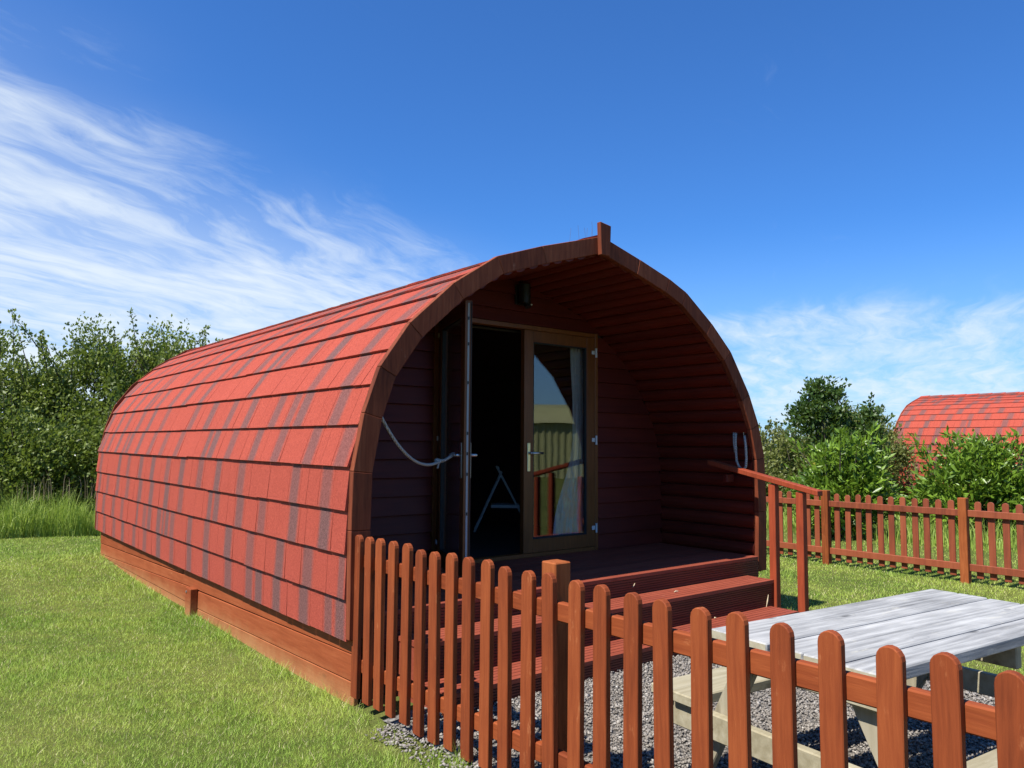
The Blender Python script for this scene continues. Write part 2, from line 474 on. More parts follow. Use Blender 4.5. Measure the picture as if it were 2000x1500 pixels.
# ------------------------------------------------------------------ mesh helpers
class MB:
    def __init__(self):
        self.v = []
        self.f = []

    def add(self, vs, fs):
        o = len(self.v)
        self.v += [tuple(p) for p in vs]
        self.f += [tuple(i + o for i in f) for f in fs]
        return self

    def box(self, x0, x1, y0, y1, z0, z1, b=0.0):
        if b <= 0:
            vs = [(x, y, z) for z in (z0, z1) for y in (y0, y1) for x in (x0, x1)]
            fs = [(0, 2, 3, 1), (4, 5, 7, 6), (0, 1, 5, 4), (2, 6, 7, 3), (0, 4, 6, 2), (1, 3, 7, 5)]
            return self.add(vs, fs)
        return self.hexa([(x0, y0, z0), (x1, y0, z0), (x1, y1, z0), (x0, y1, z0), (x0, y0, z1), (x1, y0, z1), (x1, y1, z1), (x0, y1, z1)], b)

    def hexa(self, c, b=0.003):
        """chamfered hexahedron, corners: bottom ring then top ring (counter-clockwise)"""
        c = [Vector(p) for p in c]
        faces = [(0, 3, 2, 1), (4, 5, 6, 7), (0, 1, 5, 4), (1, 2, 6, 5), (2, 3, 7, 6), (3, 0, 4, 7)]
        idx = {}
        vs = []
        fs = []
        for fi, f in enumerate(faces):
            for k in range(4):
                p, a, d = c[f[k]], c[f[(k + 1) % 4]], c[f[k - 1]]
                e1 = (a - p)
                e2 = (d - p)
                idx[(fi, f[k])] = len(vs)
                vs.append(p + e1.normalized() * min(b, e1.length * 0.45) + e2.normalized() * min(b, e2.length * 0.45))
            fs.append(tuple(idx[(fi, q)] for q in f))
        edges = {}
        for fi, f in enumerate(faces):
            for k in range(4):
                edges.setdefault(frozenset((f[k], f[(k + 1) % 4])), []).append((fi, f[k], f[(k + 1) % 4]))
        for e in edges.values():
            (f1, a, b1), (f2, c2, d2) = e
            fs.append((idx[(f1, b1)], idx[(f1, a)], idx[(f2, a)], idx[(f2, b1)]))
        for q in range(8):
            fl = [fi for fi, f in enumerate(faces) if q in f]
            tri = [idx[(fi, q)] for fi in fl]
            n = (vs[tri[1]] - vs[tri[0]]).cross(vs[tri[2]] - vs[tri[0]])
            cen = sum(c, Vector()) / 8
            if n.dot(vs[tri[0]] - cen) < 0:
                tri = tri[::-1]
            fs.append(tuple(tri))
        return self.add(vs, fs)

    def prism(self, poly, y0, y1):
        """poly: (x,z) ring, extruded along Y"""
        n = len(poly)
        vs = [(x, y0, z) for x, z in poly] + [(x, y1, z) for x, z in poly]
        fs = [tuple(range(n)), tuple(range(2 * n - 1, n - 1, -1))]
        fs += [(i, i + n, (i + 1) % n + n, (i + 1) % n) for i in range(n)]
        return self.add(vs, fs)

    def tube(self, pts, r, k=8, caps=True):
        pts = [Vector(p) for p in pts]
        rs = r if isinstance(r, (list, tuple)) else [r] * len(pts)
        vs = []
        fs = []
        prev = None
        for i, p in enumerate(pts):
            d = (pts[min(i + 1, len(pts) - 1)] - pts[max(i - 1, 0)]).normalized()
            a = prev if prev is not None else (Vector((0, 0, 1)) if abs(d.z) < 0.9 else Vector((1, 0, 0)))
            a = (a - d * a.dot(d)).normalized()
            prev = a
            b = d.cross(a)
            for j in range(k):
                t = 2 * math.pi * j / k
                vs.append(p + (a * math.cos(t) + b * math.sin(t)) * rs[i])
        for i in range(len(pts) - 1):
            for j in range(k):
                fs.append((i * k + j, i * k + (j + 1) % k, (i + 1) * k + (j + 1) % k, (i + 1) * k + j))
        if caps:
            fs.append(tuple(range(k - 1, -1, -1)))
            fs.append(tuple(range((len(pts) - 1) * k, len(pts) * k)))
        return self.add(vs, fs)

    def mesh(self, name):
        me = bpy.data.meshes.new(name)
        me.from_pydata(self.v, [], self.f)
        me.update()
        return me


def link(name, data, parent=None, loc=None):
    o = bpy.data.objects.new(name, data)
    COL.objects.link(o)
    if parent is not None:
        o.parent = parent
    if loc is not None:
        o.location = loc
    return o


def part(name, mb, material, parent=None, loc=None, smooth=False, label=None, kind=None):
    me = mb.mesh(name) if isinstance(mb, MB) else mb
    if material is not None and not me.materials:
        me.materials.append(M[material])
    if smooth:
        me.polygons.foreach_set('use_smooth', [True] * len(me.polygons))
    o = link(name, me, parent, loc)
    if label:
        o['label'] = label
    if kind:
        o['kind'] = kind
    return o


def tag(o, label=None, cat=None, group=None, kind=None):
    if label:
        o['label'] = label
    if cat:
        o['category'] = cat
    if group:
        o['group'] = group
    if kind:
        o['kind'] = kind
    return o


def thing(name, label, cat, loc=(0, 0, 0), rz=0.0, group=None):
    o = link(name, None, None, loc)
    o.rotation_euler = (0, 0, rz)
    o.empty_display_size = 0.2
    return tag(o, label, cat, group)


def np_mesh(name, V, F, attrs=None):
    """V (n,3) float, F (m,k) int with constant k"""
    me = bpy.data.meshes.new(name)
    n, (mm, k) = len(V), F.shape
    me.vertices.add(n)
    me.vertices.foreach_set('co', np.ascontiguousarray(V, dtype=np.float32).ravel())
    me.loops.add(mm * k)
    me.loops.foreach_set('vertex_index', np.ascontiguousarray(F, dtype=np.int32).ravel())
    me.polygons.add(mm)
    me.polygons.foreach_set('loop_start', np.arange(0, mm * k, k, dtype=np.int32))
    me.update(calc_edges=True)
    for an, av in (attrs or {}).items():
        at = me.attributes.new(an, 'FLOAT', 'POINT')
        at.data.foreach_set('value', np.ascontiguousarray(av, dtype=np.float32))
    return me


def sstep(a, b, x):
    t = np.clip((np.asarray(x, float) - a) / (b - a), 0, 1)
    return t * t * (3 - 2 * t)


def ground(x, y):
    """height of the lawn and gravel"""
    x = np.asarray(x, float)
    y = np.asarray(y, float)
    right = -0.085 * sstep(0.9, 2.3, x)
    left = -0.085 * sstep(-1.6, -2.3, x) * sstep(-1.6, 0.6, y) * sstep(6.9, 4.6, y)
    roll = 0.012 * np.sin(x * 1.7 + 0.6) * np.sin(y * 1.3 + 1.0)
    return -0.02 + right + left + roll


# ------------------------------------------------------------------ ground
def build_ground():
    xs = np.concatenate([np.linspace(-600, -40, 12), np.linspace(-30, -8, 18), np.arange(-7, 9.01, 0.25), np.linspace(10, 40, 24), np.linspace(60, 600, 12)])
    ys = np.concatenate([np.linspace(-600, -40, 12), np.linspace(-30, -8, 18), np.arange(-7, 13.01, 0.25), np.linspace(14, 40, 22), np.linspace(60, 600, 12)])
    X, Y = np.meshgrid(xs, ys)
    Z = ground(X, Y)
    V = np.stack([X, Y, Z], -1).reshape(-1, 3)
    nx, ny = len(xs), len(ys)
    i, j = np.meshgrid(np.arange(nx - 1), np.arange(ny - 1))
    a = (j * nx + i).ravel()
    F = np.stack([a, a + 1, a + nx + 1, a + nx], -1)
    me = np_mesh('lawn', V, F)
    me.materials.append(M['lawn'])
    o = link('lawn', me)
    tag(o, 'mown green lawn around the camping pod', kind='structure')
    # gravel bed
    xs = np.arange(-1.99, 1.38, 0.16)
    ys = np.arange(-5.6, -0.30, 0.16)
    X, Y = np.meshgrid(xs, ys)
    Z = ground(X, Y) + 0.012
    V = np.stack([X, Y, Z], -1).reshape(-1, 3)
    nx, ny = len(xs), len(ys)
    i, j = np.meshgrid(np.arange(nx - 1), np.arange(ny - 1))
    a = (j * nx + i).ravel()
    F = np.stack([a, a + 1, a + nx + 1, a + nx], -1)
    me = np_mesh('gravel_bed', V, F)
    me.materials.append(M['bed'])
    tag(link('gravel_bed', me), 'grey gravel bed under the picnic table and in front of the steps', kind='structure')


build_ground()

# ------------------------------------------------------------------ camping pod
TILE_L = [(-2.0, .312), (-2.018, .552), (-2.026, .806), (-2.026, 1.051), (-2.018, 1.302), (-1.952, 1.545), (-1.868, 1.787), (-1.735, 2.005),
          (-1.585, 2.205), (-1.405, 2.380), (-1.205, 2.53), (-.98, 2.662), (-.735, 2.757), (-.49, 2.835), (-.245, 2.908), (0, 2.975)]
TILE_R = [(2.05, .312), (2.065, .552), (2.075, .806), (2.07, 1.051), (2.045, 1.302), (1.985, 1.545), (1.875, 1.787), (1.735, 2.005),
          (1.585, 2.205), (1.405, 2.380), (1.205, 2.53), (.98, 2.662), (.735, 2.757), (.49, 2.835), (.245, 2.908), (0, 2.975)]
FASC_L = [(-2.033, .315), (-2.036, .93), (-2.03, 1.27), (-1.968, 1.611), (-1.87, 1.891), (-1.671, 2.173), (-1.349, 2.465), (-.994, 2.696), (-.594, 2.832), (0, 3.005)]
FASC_R = [(2.085, .315), (2.10, .84), (2.079, 1.323), (1.995, 1.62), (1.858, 1.891), (1.594, 2.253), (1.329, 2.476), (.996, 2.70), (.775, 2.788), (.423, 2.892), (0, 3.005)]
POD_L = 7.03
WALL_Y = 1.13
DECK_Z = 0.455


def offset_poly(pts, d):
    """offset a polyline to its right-hand side (towards the inside for profiles listed bottom to top on the left)"""
    out = []
    n = len(pts)
    for i in range(n):
        if i == 0:
            t = Vector(pts[1]) - Vector(pts[0])
        elif i == n - 1:
            t = Vector(pts[-1]) - Vector(pts[-2])
        else:
            t = (Vector(pts[i + 1]) - Vector(pts[i])).normalized() + (Vector(pts[i]) - Vector(pts[i - 1])).normalized()
        t.normalize()
        out.append((pts[i][0] + t.y * d, pts[i][1] - t.x * d))
    return out


def arc_param(pts, step):
    """points at equal arc steps"""
    P_ = [Vector(p) for p in pts]
    L = [0]
    for a, b in zip(P_, P_[1:]):
        L.append(L[-1] + (b - a).length)
    n = max(1, round(L[-1] / step))
    res = []
    for k in range(n + 1):
        s = L[-1] * k / n
        i = max(j for j in range(len(L)) if L[j] <= s + 1e-9)
        i = min(i, len(P_) - 2)
        f = (s - L[i]) / (L[i + 1] - L[i])
        res.append(P_[i].lerp(P_[i + 1], f))
    return res


INN_L = [(x, z) for x, z in offset_poly(FASC_L, 0.125)]
INN_R = [(x, z) for x, z in offset_poly(FASC_R, -0.125)]
INN_L[-1] = (0, 2.875)
INN_R[-1] = (0, 2.875)


def inner_x(z, side):
    pts = INN_L if side < 0 else INN_R
    for a, b in zip(pts, pts[1:]):
        if a[1] <= z <= b[1]:
            f = (z - a[1]) / max(1e-6, b[1] - a[1])
            return a[0] + (b[0] - a[0]) * f
    return pts[0][0] if z < pts[0][1] else 0.0


def proj_depth(p):
    return (Vector(p) - Vector(CAM)).dot(fw)


def build_pod():
    rng = random.Random(5)
    pod = thing('camping_pod', 'large arched camping pod with red shingle roof, open porch and glazed double doors', 'camping pod', group='arched camping pods')
    # ---- shell (roof deck) : outer skin, inner skin, ends
    sh = MB()
    outer = offset_poly(TILE_L, 0.018) + [(-x, z) for x, z in offset_poly([(-x, z) for x, z in TILE_R], 0.018)][::-1][1:]
    ofs_l = offset_poly(FASC_L, 0.10)
    ofs_r = [(-x, z) for x, z in offset_poly([(-x, z) for x, z in FASC_R], 0.10)]
    inner = arc_param(ofs_l, 0.2)
    innr = arc_param(ofs_r, 0.2)
    inner = [(v.x, v.y) for v in inner] + [(v.x, v.y) for v in innr][::-1][1:]
    for ring, y0, y1, rev in ((outer, 0.045, POD_L, False), (inner, 0.045, POD_L - 0.05, True)):
        n = len(ring)
        vs = [(x, y0, z) for x, z in ring] + [(x, y1, z) for x, z in ring]
        fs = [(i, i + 1, i + 1 + n, i + n) for i in range(n - 1)]
        if rev:
            fs = [f[::-1] for f in fs]
        sh.add(vs, fs)
    part('roof_shell', sh, 'felt', pod)
    # ---- shingles
    ucount = []
    feet = MB()

    def shingle_geo(pts, row, y0, y1, side, strip_jig):
        """one tab: hangs from the next course, bottom edge proud"""
        a = Vector(pts[row])
        b = Vector(pts[row + 1])
        t = (b - a).normalized()
        nrm = Vector((-t.y, t.x)) if side < 0 else Vector((t.y, -t.x))
        jig = strip_jig
        lo = a - t * (0.012 + jig)
        hi = b + t * 0.03
        p_lo_out = lo + nrm * (0.026 + rng.uniform(-.0015, .002))
        p_lo_in = lo + nrm * 0.012
        p_hi_out = hi + nrm * 0.006
        p_hi_in = hi - nrm * 0.004
        g = 0.0012
        ring = [p_lo_out, p_hi_out, p_hi_in, p_lo_in]
        vs = [(q.x, y0 + g, q.y) for q in ring] + [(q.x, y1 - g, q.y) for q in ring]
        if side < 0:
            fs = [(0, 4, 5, 1), (1, 5, 6, 2), (2, 6, 7, 3), (3, 7, 4, 0), (0, 1, 2, 3), (7, 6, 5, 4)]
            fs = [f[::-1] for f in fs]
        else:
            fs = [(0, 4, 5, 1), (1, 5, 6, 2), (2, 6, 7, 3), (3, 7, 4, 0), (0, 1, 2, 3), (7, 6, 5, 4)]
        return vs, fs

    pieces = []
    for side, pts in ((-1, TILE_L), (1, TILE_R)):
        for row in range(len(pts) - 1):
            y = 0.048
            ptn = [(.19, 0), (.20, 1), (.16, 0), (.10, 0), (.20, 1), (.15, 0)]
            pk = rng.randrange(6)
            first = True
            jig, left_in_strip = rng.uniform(-.003, .003), rng.uniform(.3, 1.0)
            while y < POD_L - 0.01:
                wdt, isband = ptn[pk % 6]
                pk += 1
                wdt *= rng.uniform(.9, 1.1)
                if rng.random() < .08:
                    isband = 1 - isband
                if first:
                    wdt *= rng.uniform(.5, 1.0)
                    first = False
                y1 = min(POD_L + 0.03, y + wdt)
                if POD_L - y1 < 0.08:
                    y1 = POD_L + 0.03
                left_in_strip -= y1 - y
                if left_in_strip < 0:
                    jig, left_in_strip = rng.uniform(-.0035, .0035), 1.0
                vs, fs = shingle_geo(pts, row, y, y1, side, jig)
                band = float(isband)
                if band:
                    band = rng.uniform(0.7, 1.0)
                tone = rng.random()
                ar = 0.0
                if side < 0:
                    mid = Vector(vs[0]).lerp(Vector(vs[5]), 0.5)
                    d = proj_depth(mid)
                    nrm = (Vector(vs[1]) - Vector(vs[0])).cross(Vector(vs[4]) - Vector(vs[0]))
                    view = (mid - Vector(CAM)).normalized()
                    ar = abs(nrm.dot(view)) / d ** 2
                pieces.append((ar, vs, fs, band, tone))
                y = y1
    pieces.sort(key=lambda q: -q[0])

    def set_attrs(me, us, bs, ts):
        for an, av in (('tab_u', us), ('tab_band', bs), ('tab_tone', ts)):
            at = me.attributes.new(an, 'FLOAT', 'POINT')
            at.data.foreach_set('value', av)

    UU = [0, 0, 0, 0, 1, 1, 1, 1]
    for ar, vs, fs, band, tone in pieces[:300]:
        mb = MB().add(vs, fs)
        me = mb.mesh('shingle')
        set_attrs(me, UU, [band] * 8, [tone] * 8)
        part('shingle', me, 'shingle', pod)
    rest = MB()
    us, bs, ts = [], [], []
    for ar, vs, fs, band, tone in pieces[300:]:
        rest.add(vs, fs)
        us += UU
        bs += [band] * 8
        ts += [tone] * 8
    me = rest.mesh('shingle_field')
    set_attrs(me, us, bs, ts)
    part('shingle_field', me, 'shingle', pod, kind='stuff')
    # ridge cap, a bent strip in lengths
    y = 0.03
    while y < POD_L:
        y1 = min(POD_L + 0.03, y + 0.34)
        rc = MB()
        ring = [(-.17, 2.955), (-.08, 2.985), (0, 3.012), (.08, 2.985), (.17, 2.955), (.16, 2.945), (0, 3.000), (-.16, 2.945)]
        up_ = 0.006
        n = len(ring)
        vs = [(x, y, z + up_ + 0.006) for x, z in ring] + [(x, y1 + 0.03, z) for x, z in ring]
        fs = [(i, i + n, (i + 1) % n + n, (i + 1) % n) for i in range(n)] + [(0, 1, 6, 7)[::-1], (1, 2, 6)[::-1]]
        fs = [(i, i + n, (i + 1) % n + n, (i + 1) % n) for i in range(n)] + [tuple(range(n)), tuple(range(2 * n - 1, n - 1, -1))]
        rc.add(vs, fs)
        me = rc.mesh('ridge_tile')
        bd = rng.choice((0, 0, .8))
        set_attrs(me, [0] * n + [1] * n, [bd] * (2 * n), [rng.random()] * (2 * n))
        part('ridge_tile', me, 'shingle', pod)
        y = y1
    # ---- front fascia boards
    for pts, inn, s in ((FASC_L, INN_L, 1), (FASC_R, INN_R, -1)):
        for i in range(len(pts) - 1):
            o0, o1, i0, i1 = Vector(pts[i]), Vector(pts[i + 1]), Vector(inn[i]), Vector(inn[i + 1])
            t = (o1 - o0).normalized() * 0.0012
            o0, i0, o1, i1 = o0 + t, i0 + t, o1 - t, i1 - t
            dy = rng.uniform(-.002, .002)
            y0, y1 = 0.0 + dy, 0.045
            q = [(i0, o0), (i1, o1)]
            if s > 0:
                c = [(o0.x, y0, o0.y), (i0.x, y0, i0.y), (i0.x, y1, i0.y), (o0.x, y1, o0.y), (o1.x, y0, o1.y), (i1.x, y0, i1.y), (i1.x, y1, i1.y), (o1.x, y1, o1.y)]
            else:
                c = [(i0.x, y0, i0.y), (o0.x, y0, o0.y), (o0.x, y1, o0.y), (i0.x, y1, i0.y), (i1.x, y0, i1.y), (o1.x, y0, o1.y), (o1.x, y1, o1.y), (i1.x, y1, i1.y)]
            part('fascia_board', MB().hexa(c, 0.003), 'fascia', pod)
    # rear fascia edge
    rf = MB()
    for pts, inn in ((FASC_L, INN_L), (FASC_R, INN_R)):
        for i in range(len(pts) - 1):
            rf.prism([pts[i], inn[i], inn[i + 1], pts[i + 1]], POD_L + 0.031, POD_L + 0.06)
    part('rear_fascia', rf, 'fascia', pod)
    # finial
    part('finial', MB().hexa([(-.048, -.04, 2.85), (.048, -.04, 2.85), (.048, 0.0, 2.85), (-.048, 0.0, 2.85),
                              (-.058, -.04, 3.10), (.058, -.04, 3.085), (.058, 0.0, 3.085), (-.058, 0.0, 3.10)], 0.004), 'fascia', pod)
    # bird wires on the ridge
    for k in range(9):
        x = rng.uniform(-.13, .10)
        y = rng.uniform(-.02, .25)
        z = 3.0 if y > 0.02 else 3.08
        l = rng.uniform(.09, .15)
        part('bird_wire', MB().tube([(x, y, z - .05), (x + rng.uniform(-.03, .03), y, z + l)], 0.0011, 4), 'wire', pod)
    # ---- porch lining, half-round logs running front to back
    for pts, s in ((INN_L, -1), (INN_R, 1)):
        ar = arc_param(pts, 0.122)
        for a, b in zip(ar, ar[1:]):
            t = (b - a).normalized()
            nrm = Vector((t.y, -t.x)) if s < 0 else Vector((-t.y, t.x))
            ring = []
            wdt = (b - a).length
            for k in range(7):
                th = math.pi * k / 6
                ring.append(a.lerp(b, 0.5) - t * math.cos(th) * wdt * 0.495 + nrm * (math.sin(th) * 0.040 - 0.024))
            ring += [b - nrm * 0.034, a - nrm * 0.034]
            poly = [(q.x, q.y) for q in ring]
            if s > 0:
                poly = poly[::-1]
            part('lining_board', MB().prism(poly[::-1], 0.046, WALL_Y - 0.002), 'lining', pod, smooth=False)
    # ---- floor of the cabin and porch deck boards
    part('cabin_floor', MB().box(-1.86, 1.90, WALL_Y, POD_L - 0.07, 0.37, DECK_Z), 'dark_in', pod)
    y = -0.018
    k = 0
    while y < WALL_Y - 0.02:
        y1 = min(y + 0.121, WALL_Y + .02)
        part('deck_board', MB().box(-1.905, 1.93, y, y1 - 0.004, 0.425, DECK_Z, 0.003), 'deck', pod)
        y = y1
    part('deck_frame', MB().box(-1.89, 1.92, 0.03, WALL_Y, -0.05, 0.42), 'dark_in', pod)
    # ---- set-back front wall: backing and clapboards
    fx0, fx1, fz1 = -0.775, 1.055, 2.475
    bk = MB()
    zs = [DECK_Z + 0.1 * k for k in range(24)] + [2.86]
    for z0, z1 in zip(zs, zs[1:]):
        l0, l1, r0_, r1_ = inner_x(z0, -1), inner_x(z1, -1), inner_x(z0, 1), inner_x(z1, 1)
        if z1 <= fz1 - 0.01:
            bk.prism([(l0, z0), (fx0 + .02, z0), (fx0 + .02, z1), (l1, z1)], WALL_Y + .012, WALL_Y + .06)
            bk.prism([(fx1 - .02, z0), (r0_, z0), (r1_, z1), (fx1 - .02, z1)], WALL_Y + .012, WALL_Y + .06)
        else:
            bk.prism([(l0, z0), (r0_, z0), (r1_, z1), (l1, z1)], WALL_Y + .012, WALL_Y + .06)
    part('wall_backing', bk, 'dark_in', pod)

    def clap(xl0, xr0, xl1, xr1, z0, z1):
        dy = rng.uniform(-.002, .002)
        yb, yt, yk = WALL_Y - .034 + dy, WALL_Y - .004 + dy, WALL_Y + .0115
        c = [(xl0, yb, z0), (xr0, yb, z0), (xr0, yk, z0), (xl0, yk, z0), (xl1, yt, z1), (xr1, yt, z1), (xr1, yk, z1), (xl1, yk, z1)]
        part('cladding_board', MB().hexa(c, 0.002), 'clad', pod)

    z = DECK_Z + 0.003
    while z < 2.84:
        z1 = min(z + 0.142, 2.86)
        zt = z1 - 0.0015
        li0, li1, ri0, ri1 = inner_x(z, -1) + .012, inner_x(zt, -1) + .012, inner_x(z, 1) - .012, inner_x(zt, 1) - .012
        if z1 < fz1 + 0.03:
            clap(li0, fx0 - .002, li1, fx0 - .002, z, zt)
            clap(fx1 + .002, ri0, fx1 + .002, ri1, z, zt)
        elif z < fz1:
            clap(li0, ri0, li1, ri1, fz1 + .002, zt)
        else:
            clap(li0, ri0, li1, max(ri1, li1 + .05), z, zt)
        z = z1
    # ---- rear wall
    rw = MB()
    for z0, z1 in zip([.33] + zs, [DECK_Z] + zs[1:] + [2.87]):
        if z1 > z0:
            rw.prism([(inner_x(z0, -1), z0), (inner_x(z0, 1), z0), (inner_x(z1, 1), z1), (inner_x(z1, -1), z1)], POD_L - .06, POD_L + .02)
    part('rear_wall', rw, 'clad', pod)
    # ---- door set
    frm = part('door_frame', MB().box(fx0, fx0 + .062, WALL_Y - .03, WALL_Y + .05, DECK_Z + .001, fz1, .003)
               .box(fx1 - .036, fx1, WALL_Y - .03, WALL_Y + .05, DECK_Z + .001, fz1, .003)
               .box(fx0 + .063, fx1 - .037, WALL_Y - .028, WALL_Y + .05, fz1 - .04, fz1 - .001, .003)
               .box(fx0 + .063, fx1 - .037, WALL_Y - .026, WALL_Y + .05, DECK_Z + .001, DECK_Z + .035, .003), 'frame', pod)
    lw, lz0, lz1 = 0.862, DECK_Z + .038, fz1 - .043
    H = lz1 - lz0

    def leaf(name, loc, rz, mirror, label):
        """door leaf in local XZ, hinge at x=0, opening edge at x=lw (or -lw when mirrored), outer face -Y"""
        s = -1 if mirror else 1
        root = link(name, None, pod, loc)
        root.rotation_euler = (0, 0, rz)
        st = 0.105
        th = 0.026
        xs = (0, lw)

        def bxs(mb, a, b, y0, y1, z0, z1, bev=.003):
            x0, x1 = sorted((a * s, b * s))
            return mb.box(x0, x1, y0, y1, z0, z1, bev)
        me = MB()
        bxs(me, 0, st, -th, th, 0, H)
        bxs(me, lw - st, lw, -th, th, 0, H)
        bxs(me, st + .001, lw - st - .001, -th + .001, th - .001, 0, .115)
        bxs(me, st + .001, lw - st - .001, -th + .001, th - .001, H - .10, H)
        return root, me, st, s, bxs

    for kind in ('closed', 'open'):
        if kind == 'closed':
            loc, rz, mir = (fx1 - .038, WALL_Y - .002, lz0), 0.0, True
        else:
            loc, rz, mir = (fx0 + .062, WALL_Y - .035, lz0), math.radians(-111), False
        # leaf frame is the part; glass, handle, hinges are its sub-parts
        s = -1 if mir else 1
        st, th = 0.105, 0.026
        me = MB()

        def bxs(mb, a, b, y0, y1, z0, z1, bev=.003):
            x0, x1 = sorted((a * s, b * s))
            return mb.box(x0, x1, y0, y1, z0, z1, bev)
        bxs(me, 0, st, -th, th, 0, H)
        bxs(me, lw - st, lw, -th, th, 0, H)
        bxs(me, st + .0008, lw - st - .0008, -th + .001, th - .001, 0, .115)
        bxs(me, st + .0008, lw - st - .0008, -th + .001, th - .001, H - .10, H)
        lf = part('door', me, 'frame', pod, loc, label='oak-brown glazed door leaf, ' + ('closed' if kind == 'closed' else 'swung open towards the viewer'))
        lf.rotation_euler = (0, 0, rz)
        bead = MB()
        for (a, b, z0, z1) in ((st, st + .012, .115, H - .1), (lw - st - .012, lw - st, .115, H - .1), (st + .0125, lw - st - .0125, .115, .127), (st + .0125, lw - st - .0125, H - .112, H - .1)):
            bxs(bead, a, b, -th + .006, th - .006, z0, z1, .002)
        part('glazing_bead', bead, 'seal', lf)
        part('pane', bxs(MB(), st + .011, lw - st - .011, -.006, .006, .126, H - .111, 0), 'glass', lf)
        # handles
        for sy in (-1, 1):
            if kind == 'closed' and sy > 0:
                continue
            hx = lw - .05
            pl = MB()
            bxs(pl, hx - .016, hx + .016, *sorted((sy * (th + .001), sy * (th + .011))), .70, .95, .004)
            part('handle_plate', pl, 'brass' if kind == 'closed' else 'steel', lf)
            lv = MB()
            lv.tube([(hx * s, sy * (th + .008), .86), (hx * s, sy * (th + .05), .86)], .011, 10)
            lv.tube([(hx * s, sy * (th + .05), .86), ((hx - .125) * s, sy * (th + .052), .86)], .010, 10)
            part('handle_lever', lv, 'steel', lf, smooth=True)
        for hz_ in (.17, .98, 1.80):
            hg = MB().tube([(-.004 * s, -th - .012, hz_ - .045), (-.004 * s, -th - .012, hz_ + .04)], .010, 10)
            bxs(hg, .008, .045, -th - .008, -th - .001, hz_ - .018, hz_ + .018, .002)
            part('hinge', hg, 'white', lf)
        if kind == 'open':
            part('lock_strip', bxs(MB(), lw + .0006, lw + .004, -.008, .006, .02, H - .02, .001), 'strip', lf)
            kp = MB()
            for kz in (.15, .45, .72, .86, 1.0, 1.35, 1.62, 1.8):
                bxs(kp, lw + .0046, lw + .007, -.006, .004, kz, kz + .022, .001)
            part('lock_keeps', kp, 'black', lf)
            part('edge_seal', bxs(MB(), lw + .0006, lw + .006, .0165, .023, .01, H - .01, .001), 'seal', lf)
    # ---- skirting, left long side: two overlapping lots of boards
    def skirt(y0, y1, za0, za1, zb0, zb1, x=-1.98, t=0.03):
        s_ = 1 if x < 0 else -1
        xo, xi = x, x + t * s_
        a, b = (xo, xi) if s_ > 0 else (xi, xo)
        c = [(a, y0, za0), (b, y0, za0), (b, y1, zb0), (a, y1, zb0), (a, y0, za1), (b, y0, za1), (b, y1, zb1), (a, y1, zb1)]
        part('skirting_board', MB().hexa(c, 0.004), 'skirt', pod)
    skirt(0.03, 3.38, .221, .40, .140, .34)
    skirt(0.03, 3.10, .068, .217, -.010, .136)
    skirt(0.03, 3.10, -.20, .064, -.20, -.014)
    skirt(3.387, 6.95, .232, .37, .138, .36, x=-1.984)
    skirt(3.104, 6.95, .150, .228, .0, .0 + .132, x=-1.979)
    skirt(3.104, 6.95, .0, .146, -.02, -.004, x=-1.982)
    skirt(3.104, 6.95, -.22, -.004, -.22, -.024, x=-1.976)
    pst = part('skirting_post', MB().box(-2.045, -1.983, 2.93, 3.075, -.2, .165, .005), 'skirt', pod)
    part('screw_head', MB().tube([(-2.044, 3.04, .13), (-2.050, 3.04, .13)], .012, 8), 'zinc', pst)
    part('foundation_frame', MB().box(-1.95, 1.95, 0.12, 6.93, -.22, .37), 'dark_in', pod)
    for z0, z1 in ((.19, .36), (.02, .187), (-.2, .017)):
        part('skirting_board', MB().box(1.97, 2.0, .03, 6.95, z0, z1, .004), 'skirt', pod)
        part('skirting_board', MB().box(-1.94, 1.94, 6.935, 6.965, z0, z1, .004), 'skirt', pod)
    return pod


pod = build_pod()


def copy_tree(o, parent=None, skip=()):
    c = o.copy()
    COL.objects.link(c)
    c.parent = parent
    for ch in o.children:
        if ch.name.split('.')[0] in skip:
            continue
        copy_tree(ch, c, skip)
    return c


# second pod in the distance on the right
pod2 = copy_tree(pod, None, skip=('bird_wire', 'lining_board', 'deck_board'))
pod2.location = (20.30, -0.62, -0.06)
pod2['label'] = 'distant camping pod with red shingle roof, half hidden behind laurel bushes'

# ------------------------------------------------------------------ porch fittings
lamp = thing('porch_light', 'small black porch light on the wall above the doors', 'wall light', (0.10, WALL_Y - .02, 2.62))
part('mount', MB().box(-.055, .055, -.02, .004, .02, .19, .005), 'black', lamp)
part('lamp_body', MB().tube([(0, -.07, .19), (0, -.07, .03)], .052, 16), 'black', lamp, smooth=False)
part('lamp_bracket', MB().box(-.02, .02, -.06, -.018, .09, .12, .003), 'black', lamp)
part('sensor', MB().tube([(0.02, -.08, .03), (0.02, -.095, -.005)], [.035, .03], 12), 'black', lamp)
part('lens', MB().tube([(0.03, -.125, .012), (0.03, -.133, .010)], .008, 8), 'lens', lamp)


def sag(a, b, drop, n=22):
    a, b = Vector(a), Vector(b)
    pts = []
    for i in range(n + 1):
        t = i / n
        p = a.lerp(b, t)
        p.z -= drop * 4 * t * (1 - t)
        pts.append(p)
    return pts


